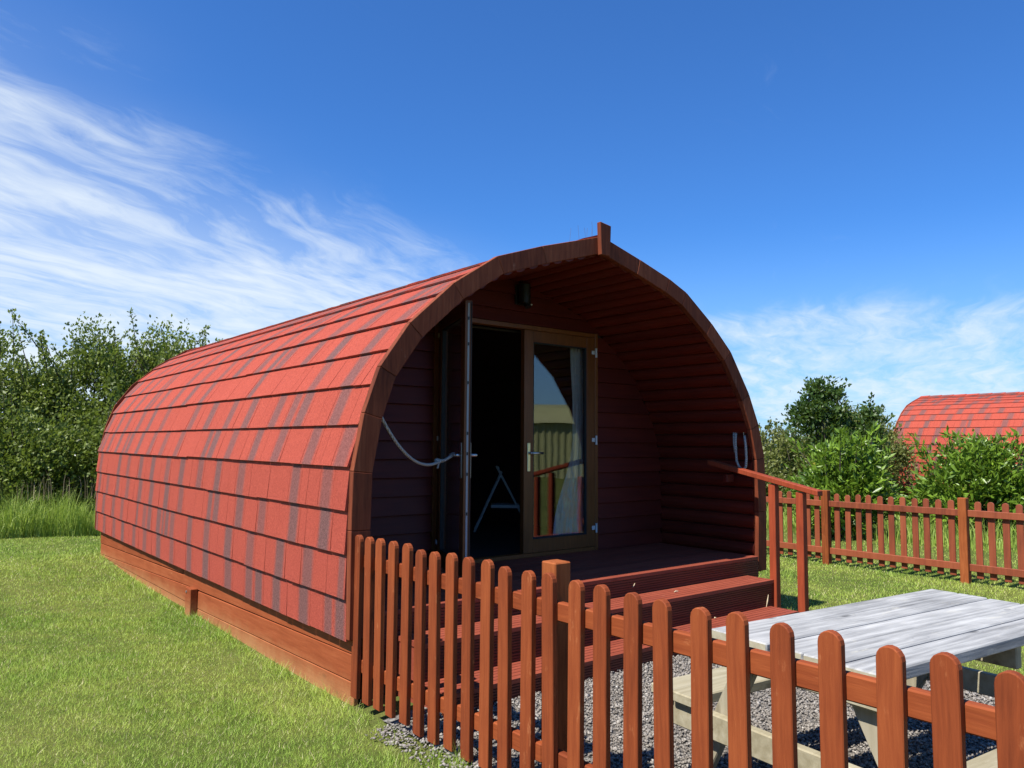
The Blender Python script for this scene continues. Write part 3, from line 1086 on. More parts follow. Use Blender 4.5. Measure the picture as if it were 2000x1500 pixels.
# rope holding the open door
hinge = Vector((-0.713, WALL_Y - .035, DECK_Z + .038))
ang = math.radians(-111)
lx = lambda x, y, z: Vector((hinge.x + x * math.cos(ang) - y * math.sin(ang), hinge.y + x * math.sin(ang) + y * math.cos(ang), hinge.z + z))
hnd = lx(.862 - .11, -.078, .855)
start = Vector((-1.83, 0.07, 1.615))
rope = thing('door_rope', 'sagging grey rope tied from the left fascia to the open door handle', 'rope', tuple(start))
pts = sag((0, 0, 0), tuple(hnd - start + Vector((-.10, 0, -.035))), .13)
part('cord', MB().tube(pts, .010, 8), 'rope', rope, smooth=True)
e = pts[-1]
lp = [e + Vector((-.02, 0, 0)), e + Vector((.03, -.015, .006)), e + Vector((.075, -.02, .03)), e + Vector((.105, -.012, .05)), e + Vector((.11, .012, .05)), e + Vector((.08, .02, .022)), e + Vector((.03, .016, -.004)), e + Vector((-.03, 0, -.006))]
part('loop', MB().tube(lp, .009, 8), 'rope', rope, smooth=True)
part('knot', MB().tube([e + Vector((-.045, 0, .004)), e + Vector((-.03, 0, .001)), e + Vector((-.008, 0, -.002)), e + Vector((.008, 0, 0))], [.012, .019, .018, .011], 10), 'rope', rope, smooth=True)
part('tail', MB().tube([e + Vector((-.02, -.012, -.01)), e + Vector((-.035, -.018, -.05))], .007, 6), 'rope', rope)

hr = thing('hanging_rope', 'looped grey rope hanging on the right porch wall above the handrail', 'rope', (1.886, .12, 1.53))
pp = [(0, .045, .02), (.0, .05, -.06), (.002, .05, -.15), (.004, .045, -.24), (.006, .02, -.295), (.006, -.02, -.315), (.006, -.05, -.29), (.004, -.058, -.22), (.002, -.055, -.10), (0, -.045, -.01)]
part('cord', MB().tube(pp, .0115, 8), 'rope', hr, smooth=True)
part('doubled_end', MB().tube([(0.0, .068, .03), (0.0, .066, -.08), (0.002, .06, -.16)], .0105, 8).tube([(0, .045, .02), (-.004, .057, .04), (0, .068, .03)], .0105, 8), 'rope', hr, smooth=True)
part('knot', MB().tube([(0.002, .055, -.10), (0.002, .055, -.12), (0.002, .055, -.15)], [.012, .018, .012], 8), 'rope', hr, smooth=True)
part('hook', MB().tube([(.03, .056, .035), (-.018, .056, .030), (-.018, .056, .05)], .004, 6).tube([(.03, -.045, .0), (-.012, -.045, -.002), (-.012, -.045, .02)], .004, 6), 'steel', hr)

# curtain behind the closed leaf
cu = MB()
nz, nx = 26, 26
vs = []
for j in range(nz + 1):
    t = j / nz
    z = 0.56 + t * 1.83
    # gathered at the right, spreading at the foot
    left = 0.60 + 0.25 * (sstep(0, 0.5, t)) - 0.06 * sstep(.6, 1.0, t)
    right = 1.0
    for i in range(nx + 1):
        uu = i / nx
        x = left + (right - left) * uu
        amp = 0.022 * (1 - 0.4 * t)
        y = WALL_Y + 0.085 + amp * math.sin(uu * 31 + 1.3 * math.sin(t * 4)) + 0.008 * math.sin(uu * 11 + t * 5)
        vs.append((x, y, z))
fs = [(j * (nx + 1) + i, j * (nx + 1) + i + 1, (j + 1) * (nx + 1) + i + 1, (j + 1) * (nx + 1) + i) for j in range(nz) for i in range(nx)]
cu.add(vs, fs)
cur = thing('curtain', 'pale curtain with blue and pink patterned foot behind the closed door pane', 'curtain')
co = part('drape', cu, 'curtain', cur, smooth=True)
so = co.modifiers.new('thick', 'SOLIDIFY')
so.thickness = 0.003
part('curtain_rail', MB().tube([(-.7, WALL_Y + .13, 2.43), (1.02, WALL_Y + .13, 2.43)], .01, 8), 'dark_in', cur)

# folding stool inside the doorway
stl = thing('folding_stool', 'pale grey folding step stool standing in the dark doorway', 'step stool', (1.15, 2.85, DECK_Z), math.radians(-37))
a, b = Vector((.06, 0, .64)), Vector((-.20, -.06, .0))
for dy in (0, .30):
    part('front_leg', MB().tube([(.10, dy, .66), (-.20, dy - .05, .0)], .012, 8), 'stool', stl)
    part('rear_leg', MB().tube([(.04, dy, .72), (.33, dy + .05, .18)], .012, 8), 'stool', stl)
part('seat', MB().box(-.02, .30, -.02, .33, .26, .295, .006), 'stool', stl)
part('top_bar', MB().tube([(.06, -.02, .70), (.06, .33, .70)], .014, 8), 'stool', stl)
part('foot_bar', MB().tube([(.33, .04, .19), (.33, .36, .19)], .012, 8), 'stool', stl)

# ------------------------------------------------------------------ steps and handrail
steps = thing('wooden_steps', 'dark red grooved timber steps up to the porch', 'steps', (0, 0, 0))


def grooved(x0, x1, y, z0, z1, name):
    """riser board facing -Y with shallow horizontal reeding"""
    n = max(2, int(round((z1 - z0) / 0.0165)))
    ring = []
    for k in range(n):
        za = z0 + (z1 - z0) * k / n
        zb = z0 + (z1 - z0) * (k + 1) / n
        g = (zb - za) * 0.36
        ring += [(y - .007, za), (y - .007, zb - g), (y, zb - g), (y, zb)]
    ring += [(y + .022, z1), (y + .022, z0)]
    m_ = len(ring)
    vs = [(x0, a_, b_) for a_, b_ in ring] + [(x1, a_, b_) for a_, b_ in ring]
    fs = [(i, (i + 1) % m_, (i + 1) % m_ + m_, i + m_) for i in range(m_)] + [tuple(range(m_))[::-1], tuple(range(m_, 2 * m_))]
    part(name, MB().add(vs, fs), 'riser', steps)


def tread_board(x0, x1, y0, y1, z0, z1):
    """plank with a few shallow grooves on top"""
    n = 3
    ring = [(y0, z0), (y1, z0)]
    for k in range(n):
        ya = y1 - (y1 - y0) * k / n
        yb = y1 - (y1 - y0) * (k + 1) / n
        g = .006
        ring += [(ya - (0 if k else 0), z1), (yb + g, z1), (yb + g, z1 - .004), (yb, z1 - .004)] if k < n - 1 else [(ya, z1), (yb, z1)]
    m_ = len(ring)
    vs = [(x0, a_, b_) for a_, b_ in ring] + [(x1, a_, b_) for a_, b_ in ring]
    fs = [(i, (i + 1) % m_, (i + 1) % m_ + m_, i + m_) for i in range(m_)] + [tuple(range(m_))[::-1], tuple(range(m_, 2 * m_))]
    part('tread_board', MB().add(vs, [f[::-1] for f in fs]), 'deck', steps)


grooved(-1.90, 1.93, -0.012, 0.335, 0.4235, 'riser_board')
grooved(-1.90, 1.93, -0.0125, 0.225, 0.330, 'riser_board')
tread_board(-1.74, 1.73, -0.152, -0.040, .283, .310)
tread_board(-1.74, 1.73, -0.300, -0.157, .283, .310)
grooved(-1.735, 1.725, -0.290, .165, .282, 'riser_board')
grooved(-1.735, 1.725, -0.289, .04, .160, 'riser_board')
tread_board(-1.74, 1.665, -0.415, -0.300, .075, .102)
tread_board(-1.74, 1.665, -0.560, -0.420, .075, .102)
grooved(-1.735, 1.66, -0.550, -.10, .074, 'riser_board')
part('side_cheek', MB().box(-1.733, -1.70, -.262, -.02, -.08, .281, .004).box(-1.733, -1.70, -.524, -.265, -.08, .073, .004), 'deck', steps)
part('side_cheek', MB().box(1.69, 1.723, -.262, -.02, -.12, .281, .004).box(1.62, 1.655, -.524, -.265, -.12, .073, .004), 'deck', steps)
rl = thing('handrail', 'reddish timber handrail on two posts beside the right end of the steps', 'handrail', (1.76, -.4, -.1))
for yy, zt in ((-.29, 1.105), (-.545, 1.05)):
    part('post', MB().box(-.032, .032, yy + .4 - .032, yy + .4 + .032, -.02, zt + .1, .004), 'rail', rl)
ry0, rz0, ry1, rz1 = .36, 1.255, -.715, 1.028
part('rail', MB().hexa([(-.045, ry1 + .4, rz1 + .1), (.04, ry1 + .4, rz1 + .1), (.04, ry0 + .4, rz0 + .1), (-.045, ry0 + .4, rz0 + .1),
                        (-.045, ry1 + .4, rz1 + .145), (.04, ry1 + .4, rz1 + .145), (.04, ry0 + .4, rz0 + .145), (-.045, ry0 + .4, rz0 + .145)], .005), 'rail', rl)
part('bracket', MB().box(.03, .135, .60, .64, 1.20, 1.27, .004), 'lining', rl)
rs = random.Random(3)
for k, (x, y, z, l, tilt) in enumerate([(0.62, -.17, .314, .05, 0), (1.60, -.306, .102, .10, 1), (.9, -.32, .106, .02, 0), (1.2, -.33, .106, .015, 0), (.3, -.014, .36, .03, 1)]):
    if tilt:
        part_pts = [(0, 0, 0), (.012, -.004, l * .5), (.02, -.008, l)]
    else:
        part_pts = [(-l / 2, 0, .003), (0, .008, .005), (l / 2, .002, .003)]
    o = part('dry_straw', MB().tube(part_pts, [.002, .005, .002], 5), 'straw', None, (x, y, z))
    lab = ['pale dry leaf scrap lying on the upper step', 'bent straw stalk leaning at the right end of the lower step', 'tiny pale crumb on the middle of the lower step', 'tiny pale crumb towards the right of the lower step', 'short pale fibre caught on the top riser'][k]
    tag(o, lab, 'straw', 'bits of dry straw on the steps')

# ------------------------------------------------------------------ picket fences
def pale_mesh(w_, h, t_, segs=8):
    """pale in local YZ plane (width along Y), round head, thickness along X, eased edges"""
    r = w_ / 2
    prof = [(-r, 0), (r, 0), (r, h - r)]
    for k in range(1, segs):
        th = math.pi * k / segs
        prof.append((r * math.cos(th), h - r + r * math.sin(th)))
    prof.append((-r, h - r))
    b = .003
    cy, cz = 0, h / 2
    def inset(p):
        y, z = p
        if z > h - r:
            d = math.hypot(y, z - (h - r))
            f = (d - b) / d if d > 0 else 1
            return (y * f, (h - r) + (z - (h - r)) * f)
        return (y - b * (1 if y > 0 else -1), z + (b if z == 0 else 0))
    pin = [inset(p) for p in prof]
    n = len(prof)
    vs = [(-t_ / 2, y, z) for y, z in pin] + [(-t_ / 2 + b, y, z) for y, z in prof] + [(t_ / 2 - b, y, z) for y, z in prof] + [(t_ / 2, y, z) for y, z in pin]
    fs = [tuple(range(n))[::-1], tuple(range(3 * n, 4 * n))]
    for lay in range(3):
        for i in range(n):
            j = (i + 1) % n
            fs.append((lay * n + i, lay * n + j, (lay + 1) * n + j, (lay + 1) * n + i))
    return MB().add(vs, fs)


fence = thing('picket_fence', 'orange-brown round-topped picket fence running from the pod corner into the foreground', 'picket fence', (-1.98, 0, 0), group='picket fences')
pm = pale_mesh(.070, .908, .028).mesh('pale')
pm.materials.append(M['fence'])
rf_ = random.Random(11)
ys = [-0.017, -0.155, -0.279, -0.412, -0.554, -0.689, -0.826, -0.964, -1.103, -1.242, -1.379, -1.529, -1.672, -1.817, -1.959, -2.112, -2.262, -2.418, -2.567, -2.723, -2.876, -3.035, -3.185, -3.331]
ys += [-3.48 - .148 * k for k in range(8)]
for y in ys:
    o = part('pale', pm, None, fence, (-.0145 + rf_.uniform(-.001, .001), y, rf_.uniform(-.008, .010)))
    o.rotation_euler = (rf_.uniform(-.010, .010), 0, rf_.uniform(-.02, .02))
for y0, y1 in ((-1.60, .02), (-3.75, -1.603), (-4.66, -3.753)):
    for z0, z1 in ((.14, .215), (.725, .800)):
        part('rail', MB().box(.0005, .036, y0, y1, z0, z1, .005), 'fence_rail', fence)
for y in (-1.60, -3.75):
    part('post', MB().box(.0365, .125, y - .045, y + .045, -.15, .945, .005), 'post', fence)

far = thing('picket_fence', 'far brown picket fence with square posts across the lawn behind the handrail', 'picket fence', (5.47, 0, -.105), group='picket fences')
pm2 = pale_mesh(.070, .86, .020).mesh('pale')
pm2.materials.append(M['far_fence'])
posts = [2.98, 1.33, -.34, -2.02, -3.7]
for ya, yb in zip(posts, posts[1:]):
    n = 11
    for k in range(n):
        y = ya + (yb - ya) * (k + 1) / (n + 1) + rf_.uniform(-.006, .006)
        part('pale', pm2, None, far, (.046, y, .055 + rf_.uniform(-.008, .008)))
    for z0, z1 in ((.135, .215), (.745, .820)):
        part('rail', MB().box(.0, .0355, yb + .047, ya - .047, z0, z1, .004), 'far_fence', far)
for y in posts:
    part('post', MB().box(-.03, .058, y - .045, y + .045, -.1, .955, .005), 'post', far)

# ------------------------------------------------------------------ picnic table
TA = math.atan2(-.0958, .9954)
tab = thing('picnic_table', 'weathered grey timber picnic table with attached benches behind the fence', 'picnic table', (-.80, -2.555, -.015), TA)
rt_ = random.Random(4)
L2 = .803
for k in range(5):
    y0 = -.352 + k * .1425
    e0, e1 = rt_.uniform(-.008, .008), rt_.uniform(-.008, .008)
    tp = part('top_plank', MB().box(-L2 + e0, L2 + e1, y0, y0 + .1330, .690 + rt_.uniform(-.0015, .0015), .735 + rt_.uniform(-.0015, .0015), .005), 'table_top', tab)
    tp.data.materials.append(M['table_raw'])
    for fi in (3, 5):
        tp.data.polygons[fi].material_index = 1
for s in (-1, 1):
    for k in range(2):
        ya = .455 + k * .122
        y0, y1 = sorted((s * ya, s * (ya + .115)))
        part('bench_plank', MB().box(-L2 + rt_.uniform(-.01, .01), L2, y0, y1, .398, .440, .005), 'table_raw', tab)
for sx_ in (-1, 1):
    xe = sx_ * .752
    xo = sx_ * .565
    part('bench_beam', MB().box(xe - .02, xe + .02, -.69, .69, .295, .396, .005), 'table_raw', tab, label=None)
    part('top_batten', MB().box(xe - .02, xe + .02, -.34, .34, .60, .688, .005), 'table_raw', tab)
    for s in (-1, 1):
        xa, xb = (xe - sx_ * .0215 - .019, xe - sx_ * .0215 - .019 + .038) if sx_ > 0 else (xe + .0215 - .0, xe + .0215 + .038)
        c = [(xa, s * .56 - .05, -.01), (xb, s * .56 - .05, -.01), (xb, s * .56 + .05, -.01), (xa, s * .56 + .05, -.01),
             (xa, s * .20 - .05, .687), (xb, s * .20 - .05, .687), (xb, s * .20 + .05, .687), (xa, s * .20 + .05, .687)]
        part('leg', MB().hexa(c, .005), 'table_leg', tab)
        for zz in (.345, .64):
            yy = s * (.56 - .36 * (zz / .687))
            part('bolt', MB().tube([(xe + sx_ * .0195, yy, zz), (xe + sx_ * .027, yy, zz)], .013, 8), 'zinc', tab)
part('centre_batten', MB().box(.14, .18, -.335, .335, .60, .688, .005), 'table_raw', tab)


# ------------------------------------------------------------------ gravel and grass (stuff)
R = np.random.default_rng(7)


def in_view(x, y, z=0.0, margin=0.22):
    d = np.stack([x - CAM[0], y - CAM[1], np.full_like(x, z) - CAM[2]], -1)
    zz = d @ np.array(fw)
    px = (d @ np.array(rt)) / zz
    py = (d @ np.array(up)) / zz
    return (zz > 0.2) & (np.abs(px) < 1000 / FPX + margin) & (np.abs(py) < 750 / FPX + margin + .05), zz


def build_gravel():
    n = 75000
    x = R.uniform(-2.16, 1.38, n)
    y = R.uniform(-4.9, -.42, n)
    edge = R.uniform(0, 1, n)
    # ragged outer edge along the fence and towards the lawn
    lim = -2.06 + .05 * np.sin(y * 5.1) + .04 * np.sin(y * 13.0 + 1) - .05 * np.exp(-((y + .75) / .35) ** 2)
    keep = ((x > lim) | (edge < .25)) & (x < 1.25 + .1 * np.sin(y * 3))
    x, y = x[keep], y[keep]
    n = len(x)
    ico = np.array([(1, 0, 0), (-1, 0, 0), (0, 1, 0), (0, -1, 0), (0, 0, 1), (0, 0, -1)], float)
    fc = np.array([(0, 2, 4), (2, 1, 4), (1, 3, 4), (3, 0, 4), (2, 0, 5), (1, 2, 5), (3, 1, 5), (0, 3, 5)])
    rad = R.uniform(.005, .0125, n) * np.where(R.uniform(0, 1, n) < .06, 1.5, 1.0)
    V = ico[None] + (R.uniform(-.35, .35, (n, 6, 3)))
    V = V * (rad[:, None] * np.stack([np.ones(n), R.uniform(.6, 1, n), R.uniform(.45, .8, n)], -1))[:, None, :]
    a = R.uniform(0, 6.28, n)
    tl = R.uniform(-.6, .6, n)
    ca, sa, ct, st = np.cos(a), np.sin(a), np.cos(tl), np.sin(tl)
    X, Y, Z = V[..., 0], V[..., 1], V[..., 2]
    Y, Z = Y * ct[:, None] - Z * st[:, None], Y * st[:, None] + Z * ct[:, None]
    X, Y = X * ca[:, None] - Y * sa[:, None], X * sa[:, None] + Y * ca[:, None]
    z = ground(x, y) + .014 + R.uniform(0, .010, n)
    V = np.stack([X + x[:, None], Y + y[:, None], Z + z[:, None]], -1).reshape(-1, 3)
    F = (fc[None] + (np.arange(n) * 6)[:, None, None]).reshape(-1, 3)
    tone = np.repeat(np.clip(R.normal(.50, .17, n), 0, 1), 6)
    me = np_mesh('gravel_stones', V, F, {'tone': tone})
    me.materials.append(M['stone'])
    tag(link('gravel_stones', me), 'loose grey and white gravel stones around the picnic table', 'gravel', kind='stuff')


build_gravel()


def blades(x, y, z, h, wd, lean, tone, name, material, label, cat, segs=1):
    n = len(x)
    a = R.uniform(0, 2 * math.pi, n)
    dx, dy = np.cos(a), np.sin(a)
    la = R.uniform(0, 2 * math.pi, n)
    lx_, ly_ = np.cos(la) * lean, np.sin(la) * lean
    base = np.stack([x, y, z], -1)
    side = np.stack([dx, dy, np.zeros(n)], -1) * wd[:, None] * .5
    tip = base + np.stack([lx_ * h, ly_ * h, h * np.sqrt(np.maximum(.05, 1 - lean ** 2))], -1)
    if segs == 1:
        V = np.stack([base - side, base + side, tip], 1).reshape(-1, 3)
        F = np.arange(3 * n).reshape(n, 3)
        tn = np.repeat(tone, 3)
    else:
        mid = base + np.stack([lx_ * h * .28, ly_ * h * .28, h * .6], -1)
        V = np.stack([base - side, base + side, mid - side * .7, mid + side * .7, tip], 1).reshape(-1, 3)
        o = (np.arange(n) * 5)[:, None]
        F = np.concatenate([o + np.array([[0, 1, 3]]), o + np.array([[0, 3, 2]]), o + np.array([[2, 3, 4]])], 0)
        tn = np.repeat(tone, 5)
    me = np_mesh(name, V, F, {'tone': tn})
    me.materials.append(M[material])
    return tag(link(name, me), label, cat, kind='stuff')


def build_lawn_grass():
    xs, ys = [], []
    for (x0, x1, y0, y1, n) in ((-7.5, -2.0, -3.6, 4, 620000), (-7.5, -1.2, 4, 10.5, 300000), (1.0, 6.2, -5, 3.2, 200000), (6.0, 12, -6, 6, 110000)):
        xs.append(R.uniform(x0, x1, n))
        ys.append(R.uniform(y0, y1, n))
    x, y = np.concatenate(xs), np.concatenate(ys)
    ok, zz = in_view(x, y)
    # keep off the pod and off the gravel, with a ragged gravel edge
    lim = -2.05 + .05 * np.sin(y * 4.7 + .5) + .05 * np.sin(y * 11.0) + R.normal(0, .05, len(x)) - .06 * np.exp(-((y + .75) / .35) ** 2)
    podm = (x > -1.99) & (x < 2.0) & (y > -.3) & (y < 7.0)
    grav = (x > lim) & (x < 1.30 + R.normal(0, .05, len(x))) & (y < -.25)
    ok &= ~podm & ~grav
    # thin with distance
    ok &= R.uniform(0, 1, len(x)) < np.clip(6.5 / zz, .25, 1)
    x, y, zz = x[ok], y[ok], zz[ok]
    n = len(x)
    patch = .5 + .5 * np.sin(x * 2.3 + 1.2 * np.sin(y * 1.9)) * np.sin(y * 2.7 + 1.1 * np.sin(x * 2.1))
    h = R.uniform(.010, .040, n) * (.65 + .7 * patch)
    # longer tufts where the mower cannot reach: along the skirting and the fence
    near_wall = np.exp(-np.maximum(0, np.abs(x + 2.03)) / .08) * (y > -2.2) * (y < 7.0) * (.4 + .6 * np.sin(y * 9 + 2 * np.sin(y * 4)) ** 2)
    h = h * (1 + 2.6 * near_wall * R.uniform(0, 1, n))
    weed = (np.sin(x * 7.3 + 2 * np.sin(y * 3.1)) * np.sin(y * 6.1 + 2 * np.sin(x * 4.3)) > .93)
    h = np.where(weed, h * 1.9, h)
    wd = R.uniform(.0030, .0055, n) * np.clip(zz / 5.0, .8, 2.4)
    lean = R.uniform(.25, .95, n)
    tone = R.uniform(0, 1, n)
    z = ground(x, y) - .004
    blades(x, y, z, h, wd, lean, tone, 'lawn_grass', 'blade', 'short mown grass blades of the lawn', 'grass')


build_lawn_grass()


def build_long_grass():
    # verge below the hedge on the left
    n = 20000
    x = R.uniform(-7.0, 0.5, n)
    y = 9.25 + .25 * np.sin(x * 1.7) + np.abs(R.normal(0, .9, n))
    h = R.uniform(.25, 1.0, n) * (.72 + .28 * np.sin(x * 2.9 + y) * np.sin(x * 7.1 + 2 * y))
    blades(x, y, ground(x, y), h, R.uniform(.006, .013, n), R.uniform(.1, .85, n), R.uniform(0, 1, n), 'verge_grass', 'long_grass', 'tall unmown grass at the foot of the left hedge', 'grass', 2)
    n = 380
    x = R.uniform(-7.0, 0.5, n)
    y = 9.4 + np.abs(R.normal(0, .8, n))
    blades(x, y, ground(x, y) + .55, R.uniform(.25, .5, n), R.uniform(.004, .008, n), R.uniform(.1, .4, n), R.uniform(0, 1, n), 'seed_heads', 'seed', 'brown seed heads standing above the tall left verge grass', 'grass', 2)
    # beyond the far fence
    n = 17000
    t = R.uniform(0, 1, n)
    x = 8.3 + R.uniform(0, 4.5, n)
    y = R.uniform(-4, 9, n)
    h = R.uniform(.18, .55, n) * (.6 + .4 * np.sin(x * 1.3 + y * 2))
    blades(x, y, ground(x, y), h, R.uniform(.010, .018, n), R.uniform(.1, .6, n), R.uniform(0, 1, n), 'rough_grass', 'long_grass', 'rough tall grass beyond the far picket fence', 'grass', 2)


build_long_grass()


# ------------------------------------------------------------------ shrubs and trees
def leaf_mesh(name, C, size, material, up_bias=.35, long=1.0, wide=.55, out_from=None, base_tone=None):
    """C (n,3) leaf positions; folded diamond leaves"""
    n = len(C)
    sz = size * R.uniform(.6, 1.25, n)
    d = R.normal(0, 1, (n, 3))
    d[:, 2] += up_bias
    if out_from is not None:
        o = C - np.asarray(out_from)
        o /= np.linalg.norm(o, axis=1)[:, None] + 1e-6
        d += o * .9
    d /= np.linalg.norm(d, axis=1)[:, None]
    s = np.cross(d, R.normal(0, 1, (n, 3)))
    s /= np.linalg.norm(s, axis=1)[:, None]
    nn = np.cross(d, s)
    L = sz * long
    W = sz * wide
    b = C
    tip = C + d * L[:, None]
    mid = C + d * (L * .5)[:, None]
    l = mid + s * (W * .5)[:, None] + nn * (W * .14)[:, None]
    r = mid - s * (W * .5)[:, None] + nn * (W * .14)[:, None]
    V = np.stack([b, l, tip, r], 1).reshape(-1, 3)
    o = (np.arange(n) * 4)[:, None]
    F = np.concatenate([o + np.array([[0, 2, 1]]), o + np.array([[0, 3, 2]])], 0)
    tn = R.uniform(0, 1, n)
    if base_tone is not None:
        tn = np.clip(.45 * tn + .55 * base_tone, 0, 1)
    tone = np.repeat(tn, 4)
    me = np_mesh(name, V, F, {'tone': tone})
    me.materials.append(M[material])
    return me


def shrub(name, label, cat, base, rad, height, n_clump, n_leaf, size, material, group, sprays=10, spray_len=.7, low=.05, long=1.0, wide=.55, stems=6, blossom=0, clump_r=.22, seed=0, shoots_up=True):
    rng = np.random.default_rng(seed)
    gx, gy = base
    gz = float(ground(gx, gy))
    root = thing(name, label, cat, (gx, gy, gz), 0, group)
    # clumps through an uneven volume
    cl_ = []
    while len(cl_) < n_clump:
        p_ = rng.uniform(-1, 1, 3)
        rr = np.linalg.norm(p_)
        if rr > 1 or rr < .35 and rng.uniform() < .8:
            continue
        a = math.atan2(p_[1], p_[0])
        bulge = 1 + .16 * math.sin(3 * a + seed) + .10 * math.sin(5 * a + 2 * seed + p_[2] * 4)
        z = low * height + (p_[2] * .5 + .5) * height * (1 - low) * (.92 + .10 * math.sin(2.3 * a + seed))
        wz = (1 - .35 * max(0, p_[2]))
        cl_.append((p_[0] * rad * bulge * wz, p_[1] * rad * bulge * wz, z))
    cl_ = np.array(cl_)
    k = rng.integers(0, n_clump, n_leaf)
    C = cl_[k] + np.clip(rng.normal(0, 1, (n_leaf, 3)), -1.9, 1.9) * clump_r * rng.uniform(.5, 1.2, n_clump)[k][:, None]
    ctone = rng.uniform(0, .95, n_clump)[k]
    # sprays of young shoots breaking the outline
    S = []
    stem_mb = MB()
    for i in range(sprays):
        a = rng.uniform(0, 6.28)
        rr = rad * math.sqrt(rng.uniform(0, .8))
        b0 = np.array([rr * math.cos(a), rr * math.sin(a), height * rng.uniform(.72, .93)])
        d = np.array([math.cos(a) * .35, math.sin(a) * .35, 1.0]) + rng.normal(0, .22, 3)
        d /= np.linalg.norm(d)
        ln = spray_len * rng.uniform(.5, 1.2)
        m_ = int(55 * ln / .7)
        t_ = rng.uniform(0, 1, m_)
        S.append(b0 + d * (t_ * ln)[:, None] + rng.normal(0, .035, (m_, 3)) * (1.5 - t_)[:, None])
        stem_mb.tube([tuple(b0 - d * .3), tuple(b0 + d * ln)], [.010, .003], 4)
    if S:
        C = np.concatenate([C] + S, 0)
        ctone = np.concatenate([ctone, rng.uniform(.3, 1, len(C) - len(ctone))])
    C[:, 2] = np.maximum(C[:, 2], .03)
    part('crown', leaf_mesh('crown', C, size, material, long=long, wide=wide, out_from=(0, 0, height * .3), base_tone=ctone), None, root)
    if blossom:
        kk = rng.integers(0, n_clump, blossom)
        B = cl_[kk] + rng.normal(0, 1, (blossom, 3)) * clump_r * .8
        B += (B - np.array([0, 0, height * .4])) / np.linalg.norm(B - np.array([0, 0, height * .4]), axis=1)[:, None] * .12
        part('blossom', leaf_mesh('blossom', B, .042, 'blossom', long=.8), None, root)
    tr_ = MB()
    for i in range(stems):
        a = 6.28 * i / stems + rng.uniform(-.3, .3)
        e_ = cl_[rng.integers(0, n_clump)]
        b0 = (.10 * rad * math.cos(a), .10 * rad * math.sin(a), -.05)
        m1 = (e_[0] * .4 + rng.uniform(-.1, .1), e_[1] * .4 + rng.uniform(-.1, .1), e_[2] * .5)
        tr_.tube([b0, m1, tuple(e_)], [.035 + .02 * height / 3, .025, .008], 6)
    part('trunk', tr_, 'bark', root)
    if stem_mb.v:
        part('twigs', stem_mb, 'bark', root, kind='stuff')
    return root


GH = 'hawthorn bushes in the left hedge'
hl = [('tall hawthorn bush at the left edge of the picture behind the tall grass', (-4.3, 12.2), 1.55, 3.25),
      ('hawthorn bush with white blossom, second from the left edge', (-2.75, 13.2), 1.5, 3.45),
      ('bushy hawthorn with pointed top in the middle of the left hedge', (-1.25, 12.7), 1.35, 3.6),
      ('upright hawthorn with ragged top shoots next to the pod roof', (.15, 12.0), 1.2, 3.55),
      ('last hawthorn of the left hedge peeping over the pod roof', (1.5, 11.4), 1.25, 3.15),
      ('low hawthorn in front of the left hedge beside the pod', (-.75, 10.9), 1.0, 2.1),
      ('low rounded hawthorn at the foot of the left hedge', (-2.6, 11.1), 1.1, 2.0)]
for i, (lab, b_, r_, h_) in enumerate(hl):
    shrub('hawthorn_bush', lab, 'bush', b_, r_, h_, 150, 36000 if i < 5 else 22000, .078, 'hawthorn', GH, sprays=26 if i < 5 else 6, spray_len=.62, blossom=160 if i < 5 else 40, seed=10 + i, clump_r=.20)

GR = 'bushes in the right-hand hedge'
hrr = [('olive green hedge bush just right of the pod arch', (14.2, 8.9), 1.7, 1.95),
       ('dense hedge bush behind the small broad-leaved tree', (16.0, 7.7), 1.7, 1.95),
       ('yellowish hedge bush right of the broad-leaved tree', (16.6, 6.6), 1.2, 2.20),
       ('hedge bush with thin bare top shoots left of the distant pod', (18.4, 7.9), 1.25, 2.65),
       ('dark low bush in shade beside the pod arch', (11.4, 7.0), 1.2, 1.45)]
for i, (lab, b_, r_, h_) in enumerate(hrr):
    shrub('hedge_bush', lab, 'bush', b_, r_, h_, 110, 15000, .095, 'hedge', GR, sprays=26, spray_len=.55, seed=40 + i, clump_r=.22)

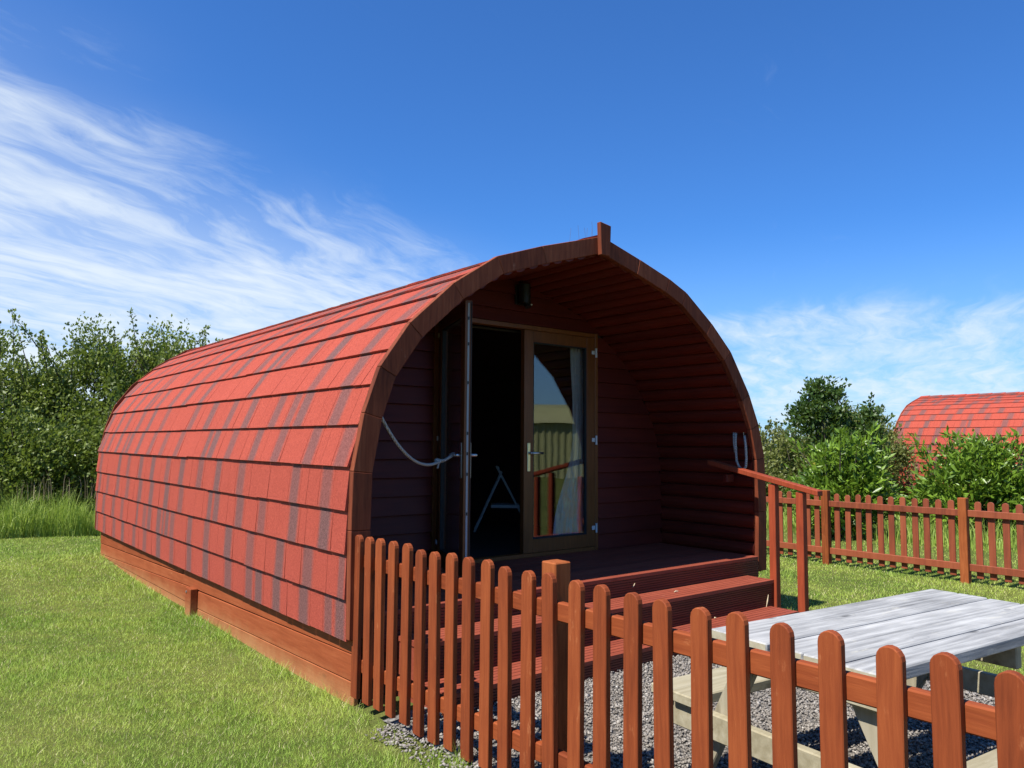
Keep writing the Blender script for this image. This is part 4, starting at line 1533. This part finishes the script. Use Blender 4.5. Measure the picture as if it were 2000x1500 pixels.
# broad-leaved young tree
shrub('young_sycamore', 'young broad-leaved tree with dark leaves rising above the right hedge', 'tree', (12.95, 5.5), .60, 3.0, 34, 6500, .105, 'sycamore', None, sprays=10, spray_len=.35, low=.42, stems=5, seed=71, clump_r=.17)
shrub('young_sycamore', 'smaller dark leafy tree top just right of the tallest young tree', 'tree', (13.75, 4.85), .36, 2.45, 16, 2400, .105, 'sycamore', None, sprays=6, spray_len=.4, low=.32, stems=4, seed=75, clump_r=.15)

GL = 'glossy laurel bushes behind the far fence'
shrub('laurel_bush', 'bright glossy laurel bush between the handrail and the distant pod', 'bush', (8.55, 2.72), .76, 1.60, 90, 9000, .105, 'laurel', GL, sprays=26, spray_len=.34, long=1.4, wide=.42, low=.04, seed=81, clump_r=.13)
shrub('laurel_bush', 'wide glossy laurel bush in front of the distant pod', 'bush', (10.2, 1.25), .92, 1.60, 100, 9500, .105, 'laurel', GL, sprays=26, spray_len=.3, long=1.4, wide=.42, low=.04, seed=82, clump_r=.14)
shrub('laurel_bush', 'glossy laurel bush at the right edge of the picture', 'bush', (11.0, -.05), .95, 1.45, 110, 10000, .105, 'laurel', GL, sprays=18, spray_len=.3, long=1.4, wide=.42, low=.04, seed=83, clump_r=.14)

# ------------------------------------------------------------------ olive shed seen mirrored in the door pane
shed = thing('olive_shed', 'olive corrugated shed with rounded roof mirrored in the closed door pane', 'shed', (19.5, -19.5, ground(19.5, -19.5)), math.radians(43))
cw = MB()
n = 160
vs = []
for i in range(n + 1):
    x = -6 + 12 * i / n
    y = .025 if i % 4 < 2 else -.025
    vs += [(x, y, 0), (x, y, 2.5)]
cw.add(vs, [(2 * i, 2 * i + 2, 2 * i + 3, 2 * i + 1) for i in range(n)])
part('front_wall', cw, 'olive', shed)
part('side_wall', MB().box(-6.05, -5.95, -6, -.06, 0, 2.5).box(5.95, 6.05, -6, -.06, 0, 2.5), 'olive', shed)
rfm = MB()
vs = []
for i in range(13):
    th = math.pi * i / 12
    y, z = -3 + 3.2 * math.cos(th), 2.45 + 1.0 * math.sin(th)
    vs += [(-6.2, y, z), (6.2, y, z)]
rfm.add(vs, [(2 * i, 2 * i + 1, 2 * i + 3, 2 * i + 2) for i in range(12)])
part('roof', rfm, 'olive', shed, smooth=True)
